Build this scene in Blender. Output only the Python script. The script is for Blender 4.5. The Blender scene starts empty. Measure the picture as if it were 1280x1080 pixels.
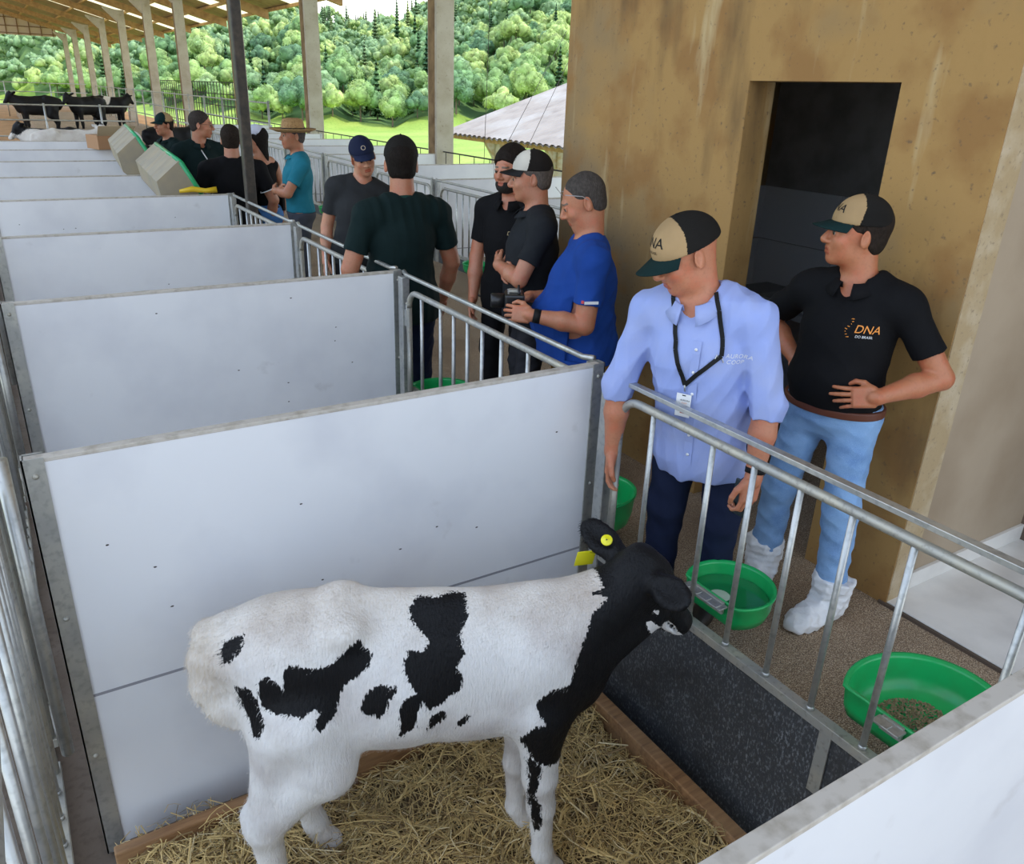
import bpy, bmesh, math, random
import numpy as np
from mathutils import Vector, Matrix
from mathutils.bvhtree import BVHTree

SC = bpy.context.scene
COL = SC.collection
PI = math.pi
random.seed(7)

# ------------------------------------------------------------------ camera
YAW, PITCH, ROLL, FPX = 0.567, 0.3985, 0.0371, 1004.26
CAM_H = 1.986
def cam_axes():
    cy, sy, cp, sp = math.cos(YAW), math.sin(YAW), math.cos(PITCH), math.sin(PITCH)
    f = Vector((sy * cp, cy * cp, -sp)); r = Vector((cy, -sy, 0)); u = r.cross(f)
    c, s = math.cos(ROLL), math.sin(ROLL)
    return r * c + u * s, u * c - r * s, f
_r, _u, _f = cam_axes()
cam = bpy.data.objects.new('camera', bpy.data.cameras.new('camera'))
COL.objects.link(cam)
M = Matrix((_r, _u, -_f)).transposed().to_4x4()
M.translation = Vector((0, 0, CAM_H))
cam.matrix_world = M
cam.data.sensor_fit = 'HORIZONTAL'
cam.data.sensor_width = 36.0
cam.data.lens = 36.0 * FPX / 1280.0
cam.data.clip_start = 0.05
cam.data.clip_end = 3000
SC.camera = cam

# ------------------------------------------------------------------ world, sun, exposure
w = bpy.data.worlds.new('sky'); SC.world = w; w.use_nodes = True
nt = w.node_tree; nt.nodes.clear()
out = nt.nodes.new('ShaderNodeOutputWorld'); bg = nt.nodes.new('ShaderNodeBackground')
tc = nt.nodes.new('ShaderNodeTexCoord'); sep = nt.nodes.new('ShaderNodeSeparateXYZ')
cr = nt.nodes.new('ShaderNodeValToRGB'); mp = nt.nodes.new('ShaderNodeMapRange')
nz = nt.nodes.new('ShaderNodeTexNoise'); nz.inputs['Scale'].default_value = 3.5; nz.inputs['Detail'].default_value = 6
mx = nt.nodes.new('ShaderNodeMixRGB'); cl = nt.nodes.new('ShaderNodeValToRGB')
cr.color_ramp.elements[0].color = (0.80, 0.92, 1.0, 1); cr.color_ramp.elements[0].position = 0.0
cr.color_ramp.elements[1].color = (0.30, 0.52, 0.95, 1); cr.color_ramp.elements[1].position = 0.8
cl.color_ramp.elements[0].position = 0.45; cl.color_ramp.elements[1].position = 0.62
mx.inputs['Color2'].default_value = (1.0, 1.0, 1.0, 1)
L = nt.links.new
L(tc.outputs['Generated'], sep.inputs[0]); L(sep.outputs['Z'], cr.inputs['Fac'])
L(tc.outputs['Generated'], nz.inputs['Vector']); L(nz.outputs['Fac'], cl.inputs['Fac'])
L(cl.outputs['Color'], mx.inputs['Fac']); L(cr.outputs['Color'], mx.inputs['Color1'])
L(mx.outputs['Color'], bg.inputs['Color']); L(bg.outputs[0], out.inputs[0])
bg.inputs['Strength'].default_value = 1.9
sun = bpy.data.lights.new('sun', 'SUN'); sun.energy = 2.8; sun.angle = 0.01; sun.color = (1.0, 0.93, 0.80)
so = bpy.data.objects.new('sun', sun); COL.objects.link(so)
so.rotation_euler = Vector((-0.62, 0.42, -0.85)).to_track_quat('-Z', 'Y').to_euler()
SC.view_settings.view_transform = 'Standard'; SC.view_settings.look = 'None'
SC.view_settings.gamma = 1.0; SC.view_settings.exposure = 0.14
SC.view_settings.use_curve_mapping = False
SC.cycles.max_bounces = 8
SC.cycles.diffuse_bounces = 5
# ------------------------------------------------------------------ materials
MATS = {}
def mat(name, color, rough=0.6, metal=0.0, noise=None, bump=None, spec=0.5, trans=0.0, sss=0.0, sheen=0.0):
    """noise = (scale, second colour, low, high, detail) ; bump = (scale, strength, detail)"""
    if name in MATS: return MATS[name]
    m = bpy.data.materials.new(name); m.use_nodes = True
    n = m.node_tree.nodes; l = m.node_tree.links; b = n['Principled BSDF']
    b.inputs['Base Color'].default_value = (*color, 1); b.inputs['Roughness'].default_value = rough
    b.inputs['Metallic'].default_value = metal; b.inputs['Specular IOR Level'].default_value = spec
    if trans: b.inputs['Transmission Weight'].default_value = trans
    if sss:
        b.inputs['Subsurface Weight'].default_value = sss; b.inputs['Subsurface Radius'].default_value = (0.012, 0.004, 0.002)
        b.inputs['Subsurface Scale'].default_value = 1.0
    if sheen: b.inputs['Sheen Weight'].default_value = sheen
    t = n.new('ShaderNodeTexCoord')
    if noise:
        if not isinstance(noise, list): noise = [noise]
        prev = None
        for (sc, c2, lo, hi, det, *st) in noise:
            x = n.new('ShaderNodeTexNoise'); x.inputs['Scale'].default_value = sc; x.inputs['Detail'].default_value = det
            if st:
                mpn = n.new('ShaderNodeMapping'); mpn.inputs['Scale'].default_value = st[0]
                l.new(t.outputs['Object'], mpn.inputs['Vector']); l.new(mpn.outputs[0], x.inputs['Vector'])
            else: l.new(t.outputs['Object'], x.inputs['Vector'])
            r = n.new('ShaderNodeMapRange'); r.inputs['From Min'].default_value = lo; r.inputs['From Max'].default_value = hi
            l.new(x.outputs['Fac'], r.inputs['Value'])
            k = n.new('ShaderNodeMixRGB'); k.inputs['Color2'].default_value = (*c2, 1)
            l.new(r.outputs[0], k.inputs['Fac'])
            if prev: l.new(prev, k.inputs['Color1'])
            else: k.inputs['Color1'].default_value = (*color, 1)
            prev = k.outputs[0]
        l.new(prev, b.inputs['Base Color'])
    if bump:
        x = n.new('ShaderNodeTexNoise'); x.inputs['Scale'].default_value = bump[0]; x.inputs['Detail'].default_value = bump[2] if len(bump) > 2 else 4
        if len(bump) > 3:
            mpn = n.new('ShaderNodeMapping'); mpn.inputs['Scale'].default_value = bump[3]
            l.new(t.outputs['Object'], mpn.inputs['Vector']); l.new(mpn.outputs[0], x.inputs['Vector'])
        else: l.new(t.outputs['Object'], x.inputs['Vector'])
        bb = n.new('ShaderNodeBump'); bb.inputs['Strength'].default_value = bump[1]; bb.inputs['Distance'].default_value = 0.01
        l.new(x.outputs['Fac'], bb.inputs['Height']); l.new(bb.outputs[0], b.inputs['Normal'])
    MATS[name] = m
    return m

# ------------------------------------------------------------------ objects
def link(o, parent=None):
    COL.objects.link(o)
    if parent is not None: o.parent = parent
    return o
def tag(o, label, cat, group=None, kind=None):
    if label: o['label'] = label
    if cat: o['category'] = cat
    if group: o['group'] = group
    if kind: o['kind'] = kind
    return o
def empty(name, loc=(0, 0, 0), rz=0.0, label=None, cat=None, group=None):
    o = bpy.data.objects.new(name, None); o.empty_display_size = 0.1
    COL.objects.link(o); o.location = loc; o.rotation_euler = (0, 0, rz)
    return tag(o, label, cat, group)
def mesh_obj(name, V, F, m, parent=None, smooth=False, mi=None):
    me = bpy.data.meshes.new(name)
    V = np.asarray(V, dtype=np.float32)
    if isinstance(F, np.ndarray):
        k = F.shape[1]
        me.vertices.add(len(V)); me.vertices.foreach_set('co', V.ravel())
        me.loops.add(F.size); me.loops.foreach_set('vertex_index', F.ravel().astype(np.int32))
        me.polygons.add(len(F)); me.polygons.foreach_set('loop_start', np.arange(0, F.size, k, dtype=np.int32))
        me.update(calc_edges=True)
    else:
        me.from_pydata(V.tolist(), [], F)
    for x in (m if isinstance(m, (list, tuple)) else [m]): me.materials.append(x)
    if mi is not None: me.polygons.foreach_set('material_index', np.asarray(mi, dtype=np.int32))
    if smooth: me.polygons.foreach_set('use_smooth', np.ones(len(me.polygons), dtype=bool))
    me.validate(); me.update()
    return link(bpy.data.objects.new(name, me), parent)
def copy_tree(o, parent=None):
    c = o.copy(); COL.objects.link(c); c.parent = parent
    for ch in [x for x in bpy.data.objects if x.parent == o]: copy_tree(ch, c)
    return c

class MB:
    """collects simple solids into one mesh"""
    def __init__(s): s.v = []; s.f = []; s.sm = []
    def add(s, V, F, smooth=False):
        n = len(s.v); s.v += [tuple(p) for p in V]; s.f += [tuple(i + n for i in f) for f in F]; s.sm += [smooth] * len(F)
        return s
    def box(s, lo, hi, bevel=0.0, R=None, o=None):
        bm = bmesh.new(); bmesh.ops.create_cube(bm, size=1)
        sz = [hi[i] - lo[i] for i in range(3)]; c = [(hi[i] + lo[i]) / 2 for i in range(3)]
        for v in bm.verts: v.co = Vector((v.co.x * sz[0] + c[0], v.co.y * sz[1] + c[1], v.co.z * sz[2] + c[2]))
        if bevel: bmesh.ops.bevel(bm, geom=bm.edges[:], offset=bevel, segments=2, affect='EDGES', profile=0.5)
        P = [v.co.copy() for v in bm.verts]
        if R is not None: P = [R @ p for p in P]
        if o is not None: P = [p + Vector(o) for p in P]
        s.add(P, [[v.index for v in f.verts] for f in bm.faces]); bm.free()
        return s
    def tube(s, pts, r, n=10, caps=True, flat=None):
        pts = [Vector(p) for p in pts]; rr = r if isinstance(r, (list, tuple)) else [r] * len(pts)
        V = []; F = []
        up = None
        for i, p in enumerate(pts):
            a = pts[max(0, i - 1)]; b = pts[min(len(pts) - 1, i + 1)]
            t = (b - a).normalized()
            if up is None:
                up = Vector((0, 0, 1)) if abs(t.z) < 0.9 else Vector((1, 0, 0))
            x = t.cross(up).normalized(); y = x.cross(t).normalized(); up = y
            for k in range(n):
                A = 2 * PI * k / n
                V.append(p + x * (math.cos(A) * rr[i]) + y * (math.sin(A) * rr[i] * (flat or 1)))
        for i in range(len(pts) - 1):
            for k in range(n):
                F.append((i * n + k, i * n + (k + 1) % n, (i + 1) * n + (k + 1) % n, (i + 1) * n + k))
        if caps: F.append(tuple(range(n))[::-1]); F.append(tuple((len(pts) - 1) * n + k for k in range(n)))
        return s.add(V, F, True)
    def lathe(s, prof, n=32, o=(0, 0, 0), sx=1, sy=1):
        V = []; F = []
        for (r, z) in prof:
            for k in range(n):
                A = 2 * PI * k / n; V.append((o[0] + r * math.cos(A) * sx, o[1] + r * math.sin(A) * sy, o[2] + z))
        for i in range(len(prof) - 1):
            for k in range(n): F.append((i * n + k, i * n + (k + 1) % n, (i + 1) * n + (k + 1) % n, (i + 1) * n + k))
        return s.add(V, F, True)
    def prism(s, poly, z0, z1, axis=2):
        n = len(poly); V = []
        for z in (z0, z1):
            for (a, b) in poly: V.append([(z, a, b), (a, z, b), (a, b, z)][axis])
        F = [tuple(range(n))[::-1], tuple(range(n, 2 * n))] + [(i, (i + 1) % n, n + (i + 1) % n, n + i) for i in range(n)]
        return s.add(V, F)
    def obj(s, name, m, parent=None):
        me = bpy.data.meshes.new(name); me.from_pydata([tuple(v) for v in s.v], [], s.f); me.materials.append(m)
        me.polygons.foreach_set('use_smooth', np.array(s.sm, dtype=bool)); me.validate()
        bm = bmesh.new(); bm.from_mesh(me); bmesh.ops.recalc_face_normals(bm, faces=bm.faces[:]); bm.to_mesh(me); bm.free()
        me.update()
        return link(bpy.data.objects.new(name, me), parent)
def arc(c, r, a0, a1, n, ax=(0, 1, 0), ay=(0, 0, 1)):
    ax = Vector(ax); ay = Vector(ay)
    return [Vector(c) + ax * (r * math.cos(a0 + (a1 - a0) * i / n)) + ay * (r * math.sin(a0 + (a1 - a0) * i / n)) for i in range(n + 1)]
#SDF-BEGIN
# ------------------------------------------------------------------ implicit surfaces for bodies and cloth
def nrm(v): v = np.asarray(v, float); return v / np.linalg.norm(v)
def rotm(ax, a):
    ax = nrm(ax); K = np.array([[0, -ax[2], ax[1]], [ax[2], 0, -ax[0]], [-ax[1], ax[0], 0]])
    return np.eye(3) + math.sin(a) * K + (1 - math.cos(a)) * K @ K
class Fr:
    """a frame: origin, rotation, scale"""
    def __init__(s, o=(0, 0, 0), R=None, k=1.0): s.o = np.array(o, float); s.R = np.eye(3) if R is None else R; s.k = k
    def p(s, q): return s.o + s.R @ (np.array(q, float) * s.k)
    def sub(s, o, R=None, k=1.0): return Fr(s.p(o), s.R @ (np.eye(3) if R is None else R), s.k * k)
def ell(fr, c, r, k=0.02, op='u', R=None):
    RR = fr.R if R is None else fr.R @ R
    return ('e', fr.p(c), np.array(r, float) * fr.k, RR, k, op)
def capsule(fr, a, b, ra, rb=None, k=0.02, op='u'):
    rb = ra if rb is None else rb
    return ('c', fr.p(a), fr.p(b), ra * fr.k, rb * fr.k, k, op)
def box(fr, c, hs, rd, k=0.01, op='u', R=None):
    RR = fr.R if R is None else fr.R @ R
    return ('b', fr.p(c), np.array(hs, float) * fr.k, RR, rd * fr.k, k, op)
def grow(prims, d):
    o = []
    for p in prims:
        if p[-1] != 'u': continue
        if p[0] == 'e': o.append(('e', p[1], p[2] + d, p[3], p[4], p[5]))
        elif p[0] == 'c': o.append(('c', p[1], p[2], p[3] + d, p[4] + d, p[5], p[6]))
        else: o.append(('b', p[1], p[2] + d, p[3], p[4] + d, p[5], p[6]))
    return o
def pdist(p, Q):
    if p[0] == 'e':
        q = (Q - p[1]) @ p[3]; k0 = np.linalg.norm(q / p[2], axis=-1); k1 = np.linalg.norm(q / (p[2] ** 2), axis=-1) + 1e-9
        return k0 * (k0 - 1) / k1
    if p[0] == 'c':
        ab = p[2] - p[1]; t = np.clip(((Q - p[1]) @ ab) / (ab @ ab + 1e-12), 0, 1)
        return np.linalg.norm(Q - p[1] - t[..., None] * ab, axis=-1) - (p[3] + (p[4] - p[3]) * t)
    if p[0] == 'b':
        q = np.abs((Q - p[1]) @ p[3]) - (p[2] - p[4]); return np.linalg.norm(np.maximum(q, 0), axis=-1) + np.minimum(q.max(-1), 0) - p[4]
    if p[0] == 'h':   # half space: inside where n.(x-o) > 0 ; op 'i' keeps the inside
        return -((Q - p[1]) @ p[2])
def pbound(p):
    if p[0] == 'e': e = np.abs(p[3]) @ p[2]; return p[1] - e, p[1] + e
    if p[0] == 'c': r = max(p[3], p[4]); return np.minimum(p[1], p[2]) - r, np.maximum(p[1], p[2]) + r
    if p[0] == 'b': e = np.abs(p[3]) @ p[2]; return p[1] - e, p[1] + e
def comb(d, e, k, op):
    if op == 'u':
        h = np.maximum(k - np.abs(d - e), 0) / max(k, 1e-6); return np.minimum(d, e) - h * h * k / 4
    if op == 's': e = -e
    h = np.maximum(k - np.abs(d - e), 0) / max(k, 1e-6); return np.maximum(d, e) + h * h * k / 4
def sdf_eval(prims, Q):
    d = np.full(Q.shape[:-1], 1.0)
    for p in prims: d = comb(d, pdist(p, Q), p[-2], p[-1])
    return d
def sdf_mesh(prims, h, disp=None, lohi=None):
    us = [p for p in prims if p[-1] == 'u']
    if lohi is None:
        lo = np.min([pbound(p)[0] for p in us], axis=0) - 3 * h - .012; hi = np.max([pbound(p)[1] for p in us], axis=0) + 3 * h + .012
    else: lo, hi = [np.array(x, float) for x in lohi]
    n = np.ceil((hi - lo) / h).astype(int) + 1
    ax = [lo[i] + h * np.arange(n[i]) for i in range(3)]
    D = np.full(tuple(n), 1.0)
    for p in prims:
        if p[0] == 'h': i0 = np.zeros(3, int); i1 = n
        else:
            a, b = pbound(p); m = p[-2] + 2.5 * h
            i0 = np.clip(np.floor((a - m - lo) / h).astype(int), 0, n); i1 = np.clip(np.ceil((b + m - lo) / h).astype(int) + 1, 0, n)
            if np.any(i1 <= i0): continue
        sl = tuple(slice(i0[i], i1[i]) for i in range(3))
        Q = np.stack(np.meshgrid(ax[0][sl[0]], ax[1][sl[1]], ax[2][sl[2]], indexing='ij'), -1)
        D[sl] = comb(D[sl], pdist(p, Q), p[-2], p[-1])
    if disp is not None:
        msk = np.abs(D) < 4 * h + .02; idx = np.nonzero(msk)
        Q = np.stack([ax[i][idx[i]] for i in range(3)], -1); D[idx] += disp(Q)
    return nets(D, lo, h)
def nets(D, lo, h):
    S = D < 0
    nx, ny, nz = D.shape
    c = [(i, j, k) for i in (0, 1) for j in (0, 1) for k in (0, 1)]
    def sh(A, q): return A[q[0]:nx - 1 + q[0], q[1]:ny - 1 + q[1], q[2]:nz - 1 + q[2]]
    cnt = sum(sh(S, q).astype(np.int8) for q in c)
    cells = np.nonzero((cnt > 0) & (cnt < 8)); N = len(cells[0])
    idm = np.full((nx - 1, ny - 1, nz - 1), -1, np.int64); idm[cells] = np.arange(N)
    base = np.stack(cells, -1)
    acc = np.zeros((N, 3)); num = np.zeros(N)
    vals = {q: D[base[:, 0] + q[0], base[:, 1] + q[1], base[:, 2] + q[2]] for q in c}
    for q in c:
        for a in range(3):
            if q[a] == 0:
                q2 = list(q); q2[a] = 1; q2 = tuple(q2)
                d0, d1 = vals[q], vals[q2]; m = (d0 < 0) != (d1 < 0)
                t = np.where(m, d0 / np.where(m, d0 - d1, 1), 0)
                pt = np.tile(np.array(q, float), (N, 1)); pt[:, a] += t
                acc[m] += pt[m]; num[m] += 1
    V = (base + acc / num[:, None]) * h + lo
    Fs = []
    for a in range(3):
        b, c2 = (a + 1) % 3, (a + 2) % 3
        s0 = [slice(1, n - 1) for n in (nx, ny, nz)]; s0[a] = slice(0, (nx, ny, nz)[a] - 1); s1 = list(s0); s1[a] = slice(1, (nx, ny, nz)[a])
        A = S[tuple(s0)]; B = S[tuple(s1)]
        e = np.stack(np.nonzero(A != B), -1)
        if len(e) == 0: continue
        o = np.ones(3, int); o[a] = 0; flip = A[tuple(e.T)]; e = e + o
        def g(db, dc):
            q = e.copy(); q[:, b] += db; q[:, c2] += dc; return idm[q[:, 0], q[:, 1], q[:, 2]]
        quad = np.stack([g(-1, -1), g(0, -1), g(0, 0), g(-1, 0)], -1)
        quad[~flip] = quad[~flip][:, ::-1]
        Fs.append(quad)
    return V, np.concatenate(Fs) if Fs else np.zeros((0, 4), int)
def joinm(parts):
    V = []; F = []; I = []; n = 0
    for (v, f, mi) in parts:
        V.append(v); F.append(f + n); I.append(np.full(len(f), mi) if np.isscalar(mi) else mi); n += len(v)
    return np.concatenate(V), np.concatenate(F), np.concatenate(I)
def wrinkle(seed, freq=(14, 14, 9), amp=0.004, zw=None):
    rg = np.random.RandomState(seed); A = [(rg.normal(size=3) * np.array(freq), rg.uniform(0, 6.3), rg.normal(size=3) * 5, rg.uniform(0, 6.3)) for _ in range(6)]
    def f(Q):
        s = 0
        for (k, ph, k2, p2) in A: s = s + np.abs(np.sin(Q @ k + ph + 1.3 * np.sin(Q @ k2 + p2)))
        s = (s / 6 - 0.63) * 2.0
        a = amp if zw is None else amp * zw(Q)
        return s * a
    return f
#SDF-END
#CALF-BEGIN
# ------------------------------------------------------------------ the calf: local axes u (forward), v (its left), z (up)
def calf_prims():
    f = Fr()
    P = [ell(f, (.60, 0, .86), (.44, .165, .245), .05), ell(f, (.93, 0, .88), (.24, .135, .235), .06),
         ell(f, (.26, 0, .97), (.27, .155, .17), .06), ell(f, (.52, 0, .80), (.26, .175, .2), .06),
         capsule(f, (.08, 0, 1.03), (.38, 0, 1.125), .035, .035, .06), capsule(f, (.38, 0, 1.125), (.98, 0, 1.06), .03, .04, .07),
         capsule(f, (.98, 0, 1.06), (1.2, 0, 1.06), .04, .03, .05)]
    for s in (-1, 1):
        P += [ell(f, (.24, s * .085, .83), (.17, .075, .21), .05), ell(f, (.98, s * .095, .80), (.12, .055, .2), .05),
              ell(f, (.39, s * .1, 1.08), (.05, .035, .03), .06), ell(f, (.06, s * .07, .98), (.04, .03, .035), .05)]
        # front leg
        du = 0 if s < 0 else -.05
        P += [capsule(f, (.98, s * .1, .72), (.99 + du * .6, s * .1, .46), .085, .055, .05),
              capsule(f, (.99 + du * .6, s * .1, .46), (1.0 + du, s * .1, .33), .052, .05, .03),
              capsule(f, (1.0 + du, s * .1, .33), (1.015 + du * 1.2, s * .1, .12), .042, .034, .02),
              capsule(f, (1.015 + du * 1.2, s * .1, .12), (1.03 + du, s * .1, .07), .038, .038, .02),
              capsule(f, (1.04 + du, s * .1, .055), (1.06 + du, s * .1, .015), .036, .046, .012)]
        # hind leg
        dh = 0 if s < 0 else .1
        P += [capsule(f, (.27, s * .11, .78), (.33 + dh * .2, s * .125, .60), .12, .08, .06),
              capsule(f, (.30 + dh * .2, s * .125, .62), (.13 + dh * .5, s * .12, .40), .09, .058, .05),
              capsule(f, (.18, s * .11, .72), (.12 + dh * .5, s * .12, .42), .07, .05, .05),
              capsule(f, (.085 + dh * .5, s * .12, .44), (.12 + dh * .5, s * .12, .38), .03, .05, .03),
              capsule(f, (.12 + dh * .5, s * .12, .38), (.14 + dh, s * .12, .12), .05, .04, .03),
              capsule(f, (.14 + dh, s * .12, .12), (.155 + dh, s * .12, .07), .043, .043, .02),
              capsule(f, (.165 + dh, s * .12, .055), (.185 + dh, s * .12, .015), .04, .05, .012)]
    # neck, throat, brisket
    P += [capsule(f, (1.0, 0, .93), (1.27, .0, 1.12), .15, .085, .08), capsule(f, (1.04, 0, .82), (1.33, .01, 1.0), .13, .062, .07),
          ell(f, (1.10, 0, .79), (.11, .09, .14), .06), ell(f, (.78, 0, .74), (.2, .14, .14), .06)]
    # head: built along its own axis
    h = Fr((1.285, 0.0, 1.155), np.stack([nrm((.55, .14, -.66)), nrm(np.cross((0, 0, 1), (.55, .14, -.66))), nrm(np.cross((.55, .14, -.66), np.cross((0, 0, 1), (.55, .14, -.66))))], 1))
    P += [ell(h, (.02, 0, .0), (.105, .082, .088), .03), capsule(h, (.05, 0, .015), (.19, 0, .0), .066, .046, .04),
          capsule(h, (.18, 0, -.01), (.278, 0, -.012), .046, .05, .03), capsule(h, (.03, 0, -.05), (.235, 0, -.045), .055, .032, .03),
          ell(h, (-.035, 0, .045), (.04, .05, .035), .03)]
    for s in (-1, 1):
        P += [ell(h, (.085, s * .06, .03), (.033, .022, .026), .02), ell(h, (.085, s * .072, .028), (.016, .012, .014), .004),
              ell(h, (.318, s * .03, .0), (.012, .01, .008), .008, 's')]
    P += [ell(h, (.24, 0, -.04), (.06, .06, .0045), .004, 's')]
    # ears: leaf-shaped, cupped
    for s, bx, dr, nm in ((1, (1.25, .075, 1.17), (-.62, .70, .40), (-.3, -.6, .8)), (-1, (1.315, -.07, 1.165), (.25, -.9, .12), (-.75, -.15, .65))):
        d = nrm(dr); nn = nrm(np.array(nm) - d * np.dot(nm, d)); R = np.stack([d, np.cross(nn, d), nn], 1); e = Fr(bx, R)
        P += [capsule(e, (-.02, 0, 0), (.04, 0, 0), .028, .03, .02), ell(e, (.085, 0, 0), (.085, .052, .017), .02),
              ell(e, (.095, 0, .022), (.065, .034, .018), .01, 's')]
    # tail
    T = [(.05, 0, 1.06, .035), (.0, 0, 1.03, .038), (-.02, -.01, .95, .042), (-.012, -.03, .87, .045), (.03, -.05, .80, .042), (.06, -.07, .75, .018)]
    for a, b in zip(T[:-1], T[1:]): P.append(capsule(f, a[:3], b[:3], a[3], b[3], .03))
    return P, h
#CALF-END
PATCHES = {
  'A': [[0.578,0.879],[0.606,0.918],[0.659,0.909],[0.715,0.924],[0.748,0.916],[0.752,0.842],[0.725,0.8],[0.737,0.747],[0.712,0.711],[0.731,0.672],[0.721,0.637],[0.685,0.622],[0.655,0.595],[0.628,0.588],[0.613,0.614],[0.595,0.577],[0.588,0.54],[0.553,0.52],[0.54,0.505],[0.545,0.557],[0.539,0.594],[0.555,0.623],[0.59,0.641],[0.581,0.661],[0.563,0.697],[0.558,0.732],[0.576,0.765],[0.617,0.756],[0.635,0.784],[0.608,0.82],[0.585,0.844]],
  'B': [[0.621,0.529],[0.636,0.572],[0.673,0.584],[0.68,0.561],[0.655,0.538]],
  'C': [[0.71,0.538],[0.734,0.561],[0.754,0.559],[0.747,0.541],[0.723,0.523]],
  'D': [[0.434,0.614],[0.446,0.648],[0.475,0.669],[0.504,0.676],[0.518,0.661],[0.533,0.671],[0.537,0.648],[0.514,0.626],[0.505,0.597],[0.484,0.574],[0.467,0.588],[0.438,0.59]],
  'E': [[0.227,0.729],[0.246,0.75],[0.287,0.736],[0.32,0.733],[0.359,0.741],[0.393,0.772],[0.434,0.806],[0.45,0.785],[0.472,0.761],[0.46,0.727],[0.425,0.701],[0.396,0.686],[0.377,0.653],[0.365,0.608],[0.347,0.582],[0.319,0.555],[0.303,0.571],[0.32,0.608],[0.304,0.621],[0.271,0.597],[0.237,0.61],[0.197,0.611],[0.162,0.635],[0.151,0.671],[0.158,0.711],[0.182,0.723],[0.203,0.703],[0.223,0.678]],
  'F': [[0.053,0.789],[0.061,0.821],[0.091,0.833],[0.121,0.838],[0.11,0.797],[0.08,0.765],[0.062,0.761]],
  'G': [[0.085,0.696],[0.127,0.689],[0.146,0.647],[0.163,0.589],[0.148,0.542],[0.128,0.547],[0.114,0.599],[0.098,0.654]],
  'J': [[0.931,0.41],[0.954,0.391],[0.984,0.368],[0.967,0.268],[0.991,0.221],[0.996,0.134],[0.976,0.14],[0.985,0.101],[0.944,0.279],[0.945,0.338]],
  'H': [[1.159,0.915],[1.165,0.873],[1.12,0.834],[1.098,0.776],[1.075,0.718],[1.059,0.659],[1.044,0.624],[0.988,0.614],[0.951,0.587],[0.96,0.543],[0.982,0.511],[0.942,0.505],[0.906,0.468],[0.931,0.432],[0.964,0.383],[1.012,0.368],[1.063,0.393],[1.078,0.447],[1.1,0.45],[1.7,0.4],[1.7,1.5],[1.2,1.4],[1.15,1.05]],
}

def poly_sd(poly, a, b):
    """signed distance, positive inside"""
    d = np.full(a.shape, 9.0); ins = np.zeros(a.shape, bool); n = len(poly)
    for i in range(n):
        x0, y0 = poly[i]; x1, y1 = poly[(i + 1) % n]
        ex, ey = x1 - x0, y1 - y0; t = np.clip(((a - x0) * ex + (b - y0) * ey) / (ex * ex + ey * ey + 1e-12), 0, 1)
        d = np.minimum(d, np.hypot(a - x0 - t * ex, b - y0 - t * ey))
        c = ((y0 > b) != (y1 > b)) & (a < (x1 - x0) * (b - y0) / (y1 - y0 + 1e-12) + x0); ins ^= c
    return np.where(ins, d, -d)
def coat_material(name, black=(0.006, 0.006, 0.007), white=(0.80, 0.78, 0.75), dirty=(0.52, 0.38, 0.20)):
    m = bpy.data.materials.new(name); m.use_nodes = True; n = m.node_tree.nodes; l = m.node_tree.links; b = n['Principled BSDF']
    at = n.new('ShaderNodeAttribute'); at.attribute_name = 'patch'; ad = n.new('ShaderNodeAttribute'); ad.attribute_name = 'dirt'
    tc = n.new('ShaderNodeTexCoord')
    mp1 = n.new('ShaderNodeMapping'); mp1.inputs['Scale'].default_value = (1, 1, .22); l.new(tc.outputs['Object'], mp1.inputs['Vector'])
    n1 = n.new('ShaderNodeTexNoise'); n1.inputs['Scale'].default_value = 160; n1.inputs['Detail'].default_value = 3; l.new(mp1.outputs[0], n1.inputs['Vector'])
    ma = n.new('ShaderNodeMath'); ma.operation = 'MULTIPLY_ADD'; ma.inputs[1].default_value = 0.03; l.new(n1.outputs['Fac'], ma.inputs[0]); l.new(at.outputs['Fac'], ma.inputs[2])
    r = n.new('ShaderNodeMapRange'); r.inputs['From Min'].default_value = .0135; r.inputs['From Max'].default_value = .0165; l.new(ma.outputs[0], r.inputs['Value'])
    n2 = n.new('ShaderNodeTexNoise'); n2.inputs['Scale'].default_value = 5; n2.inputs['Detail'].default_value = 5; l.new(tc.outputs['Object'], n2.inputs['Vector'])
    w1 = n.new('ShaderNodeMixRGB'); w1.inputs['Color1'].default_value = (*white, 1); w1.inputs['Color2'].default_value = (.55, .50, .47, 1)
    rr = n.new('ShaderNodeMapRange'); rr.inputs['From Min'].default_value = .45; rr.inputs['From Max'].default_value = .75; l.new(n2.outputs['Fac'], rr.inputs['Value']); l.new(rr.outputs[0], w1.inputs['Fac'])
    w2 = n.new('ShaderNodeMixRGB'); w2.inputs['Color2'].default_value = (*dirty, 1); l.new(w1.outputs[0], w2.inputs['Color1'])
    mm = n.new('ShaderNodeMath'); mm.operation = 'MULTIPLY'; l.new(ad.outputs['Fac'], mm.inputs[0]); l.new(n1.outputs['Fac'], mm.inputs[1]); l.new(mm.outputs[0], w2.inputs['Fac'])
    w3 = n.new('ShaderNodeMixRGB'); w3.inputs['Color2'].default_value = (*black, 1); l.new(w2.outputs[0], w3.inputs['Color1']); l.new(r.outputs[0], w3.inputs['Fac'])
    l.new(w3.outputs[0], b.inputs['Base Color']); b.inputs['Roughness'].default_value = .55; b.inputs['Specular IOR Level'].default_value = .22
    bp = n.new('ShaderNodeBump'); bp.inputs['Strength'].default_value = .55; bp.inputs['Distance'].default_value = .006; l.new(n1.outputs['Fac'], bp.inputs['Height']); l.new(bp.outputs[0], b.inputs['Normal'])
    return m
def set_attr(o, name, val):
    a = o.data.attributes.new(name, 'FLOAT', 'POINT'); a.data.foreach_set('value', np.asarray(val, dtype=np.float32))
TAGP = (1.15, .13, 1.135)
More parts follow.
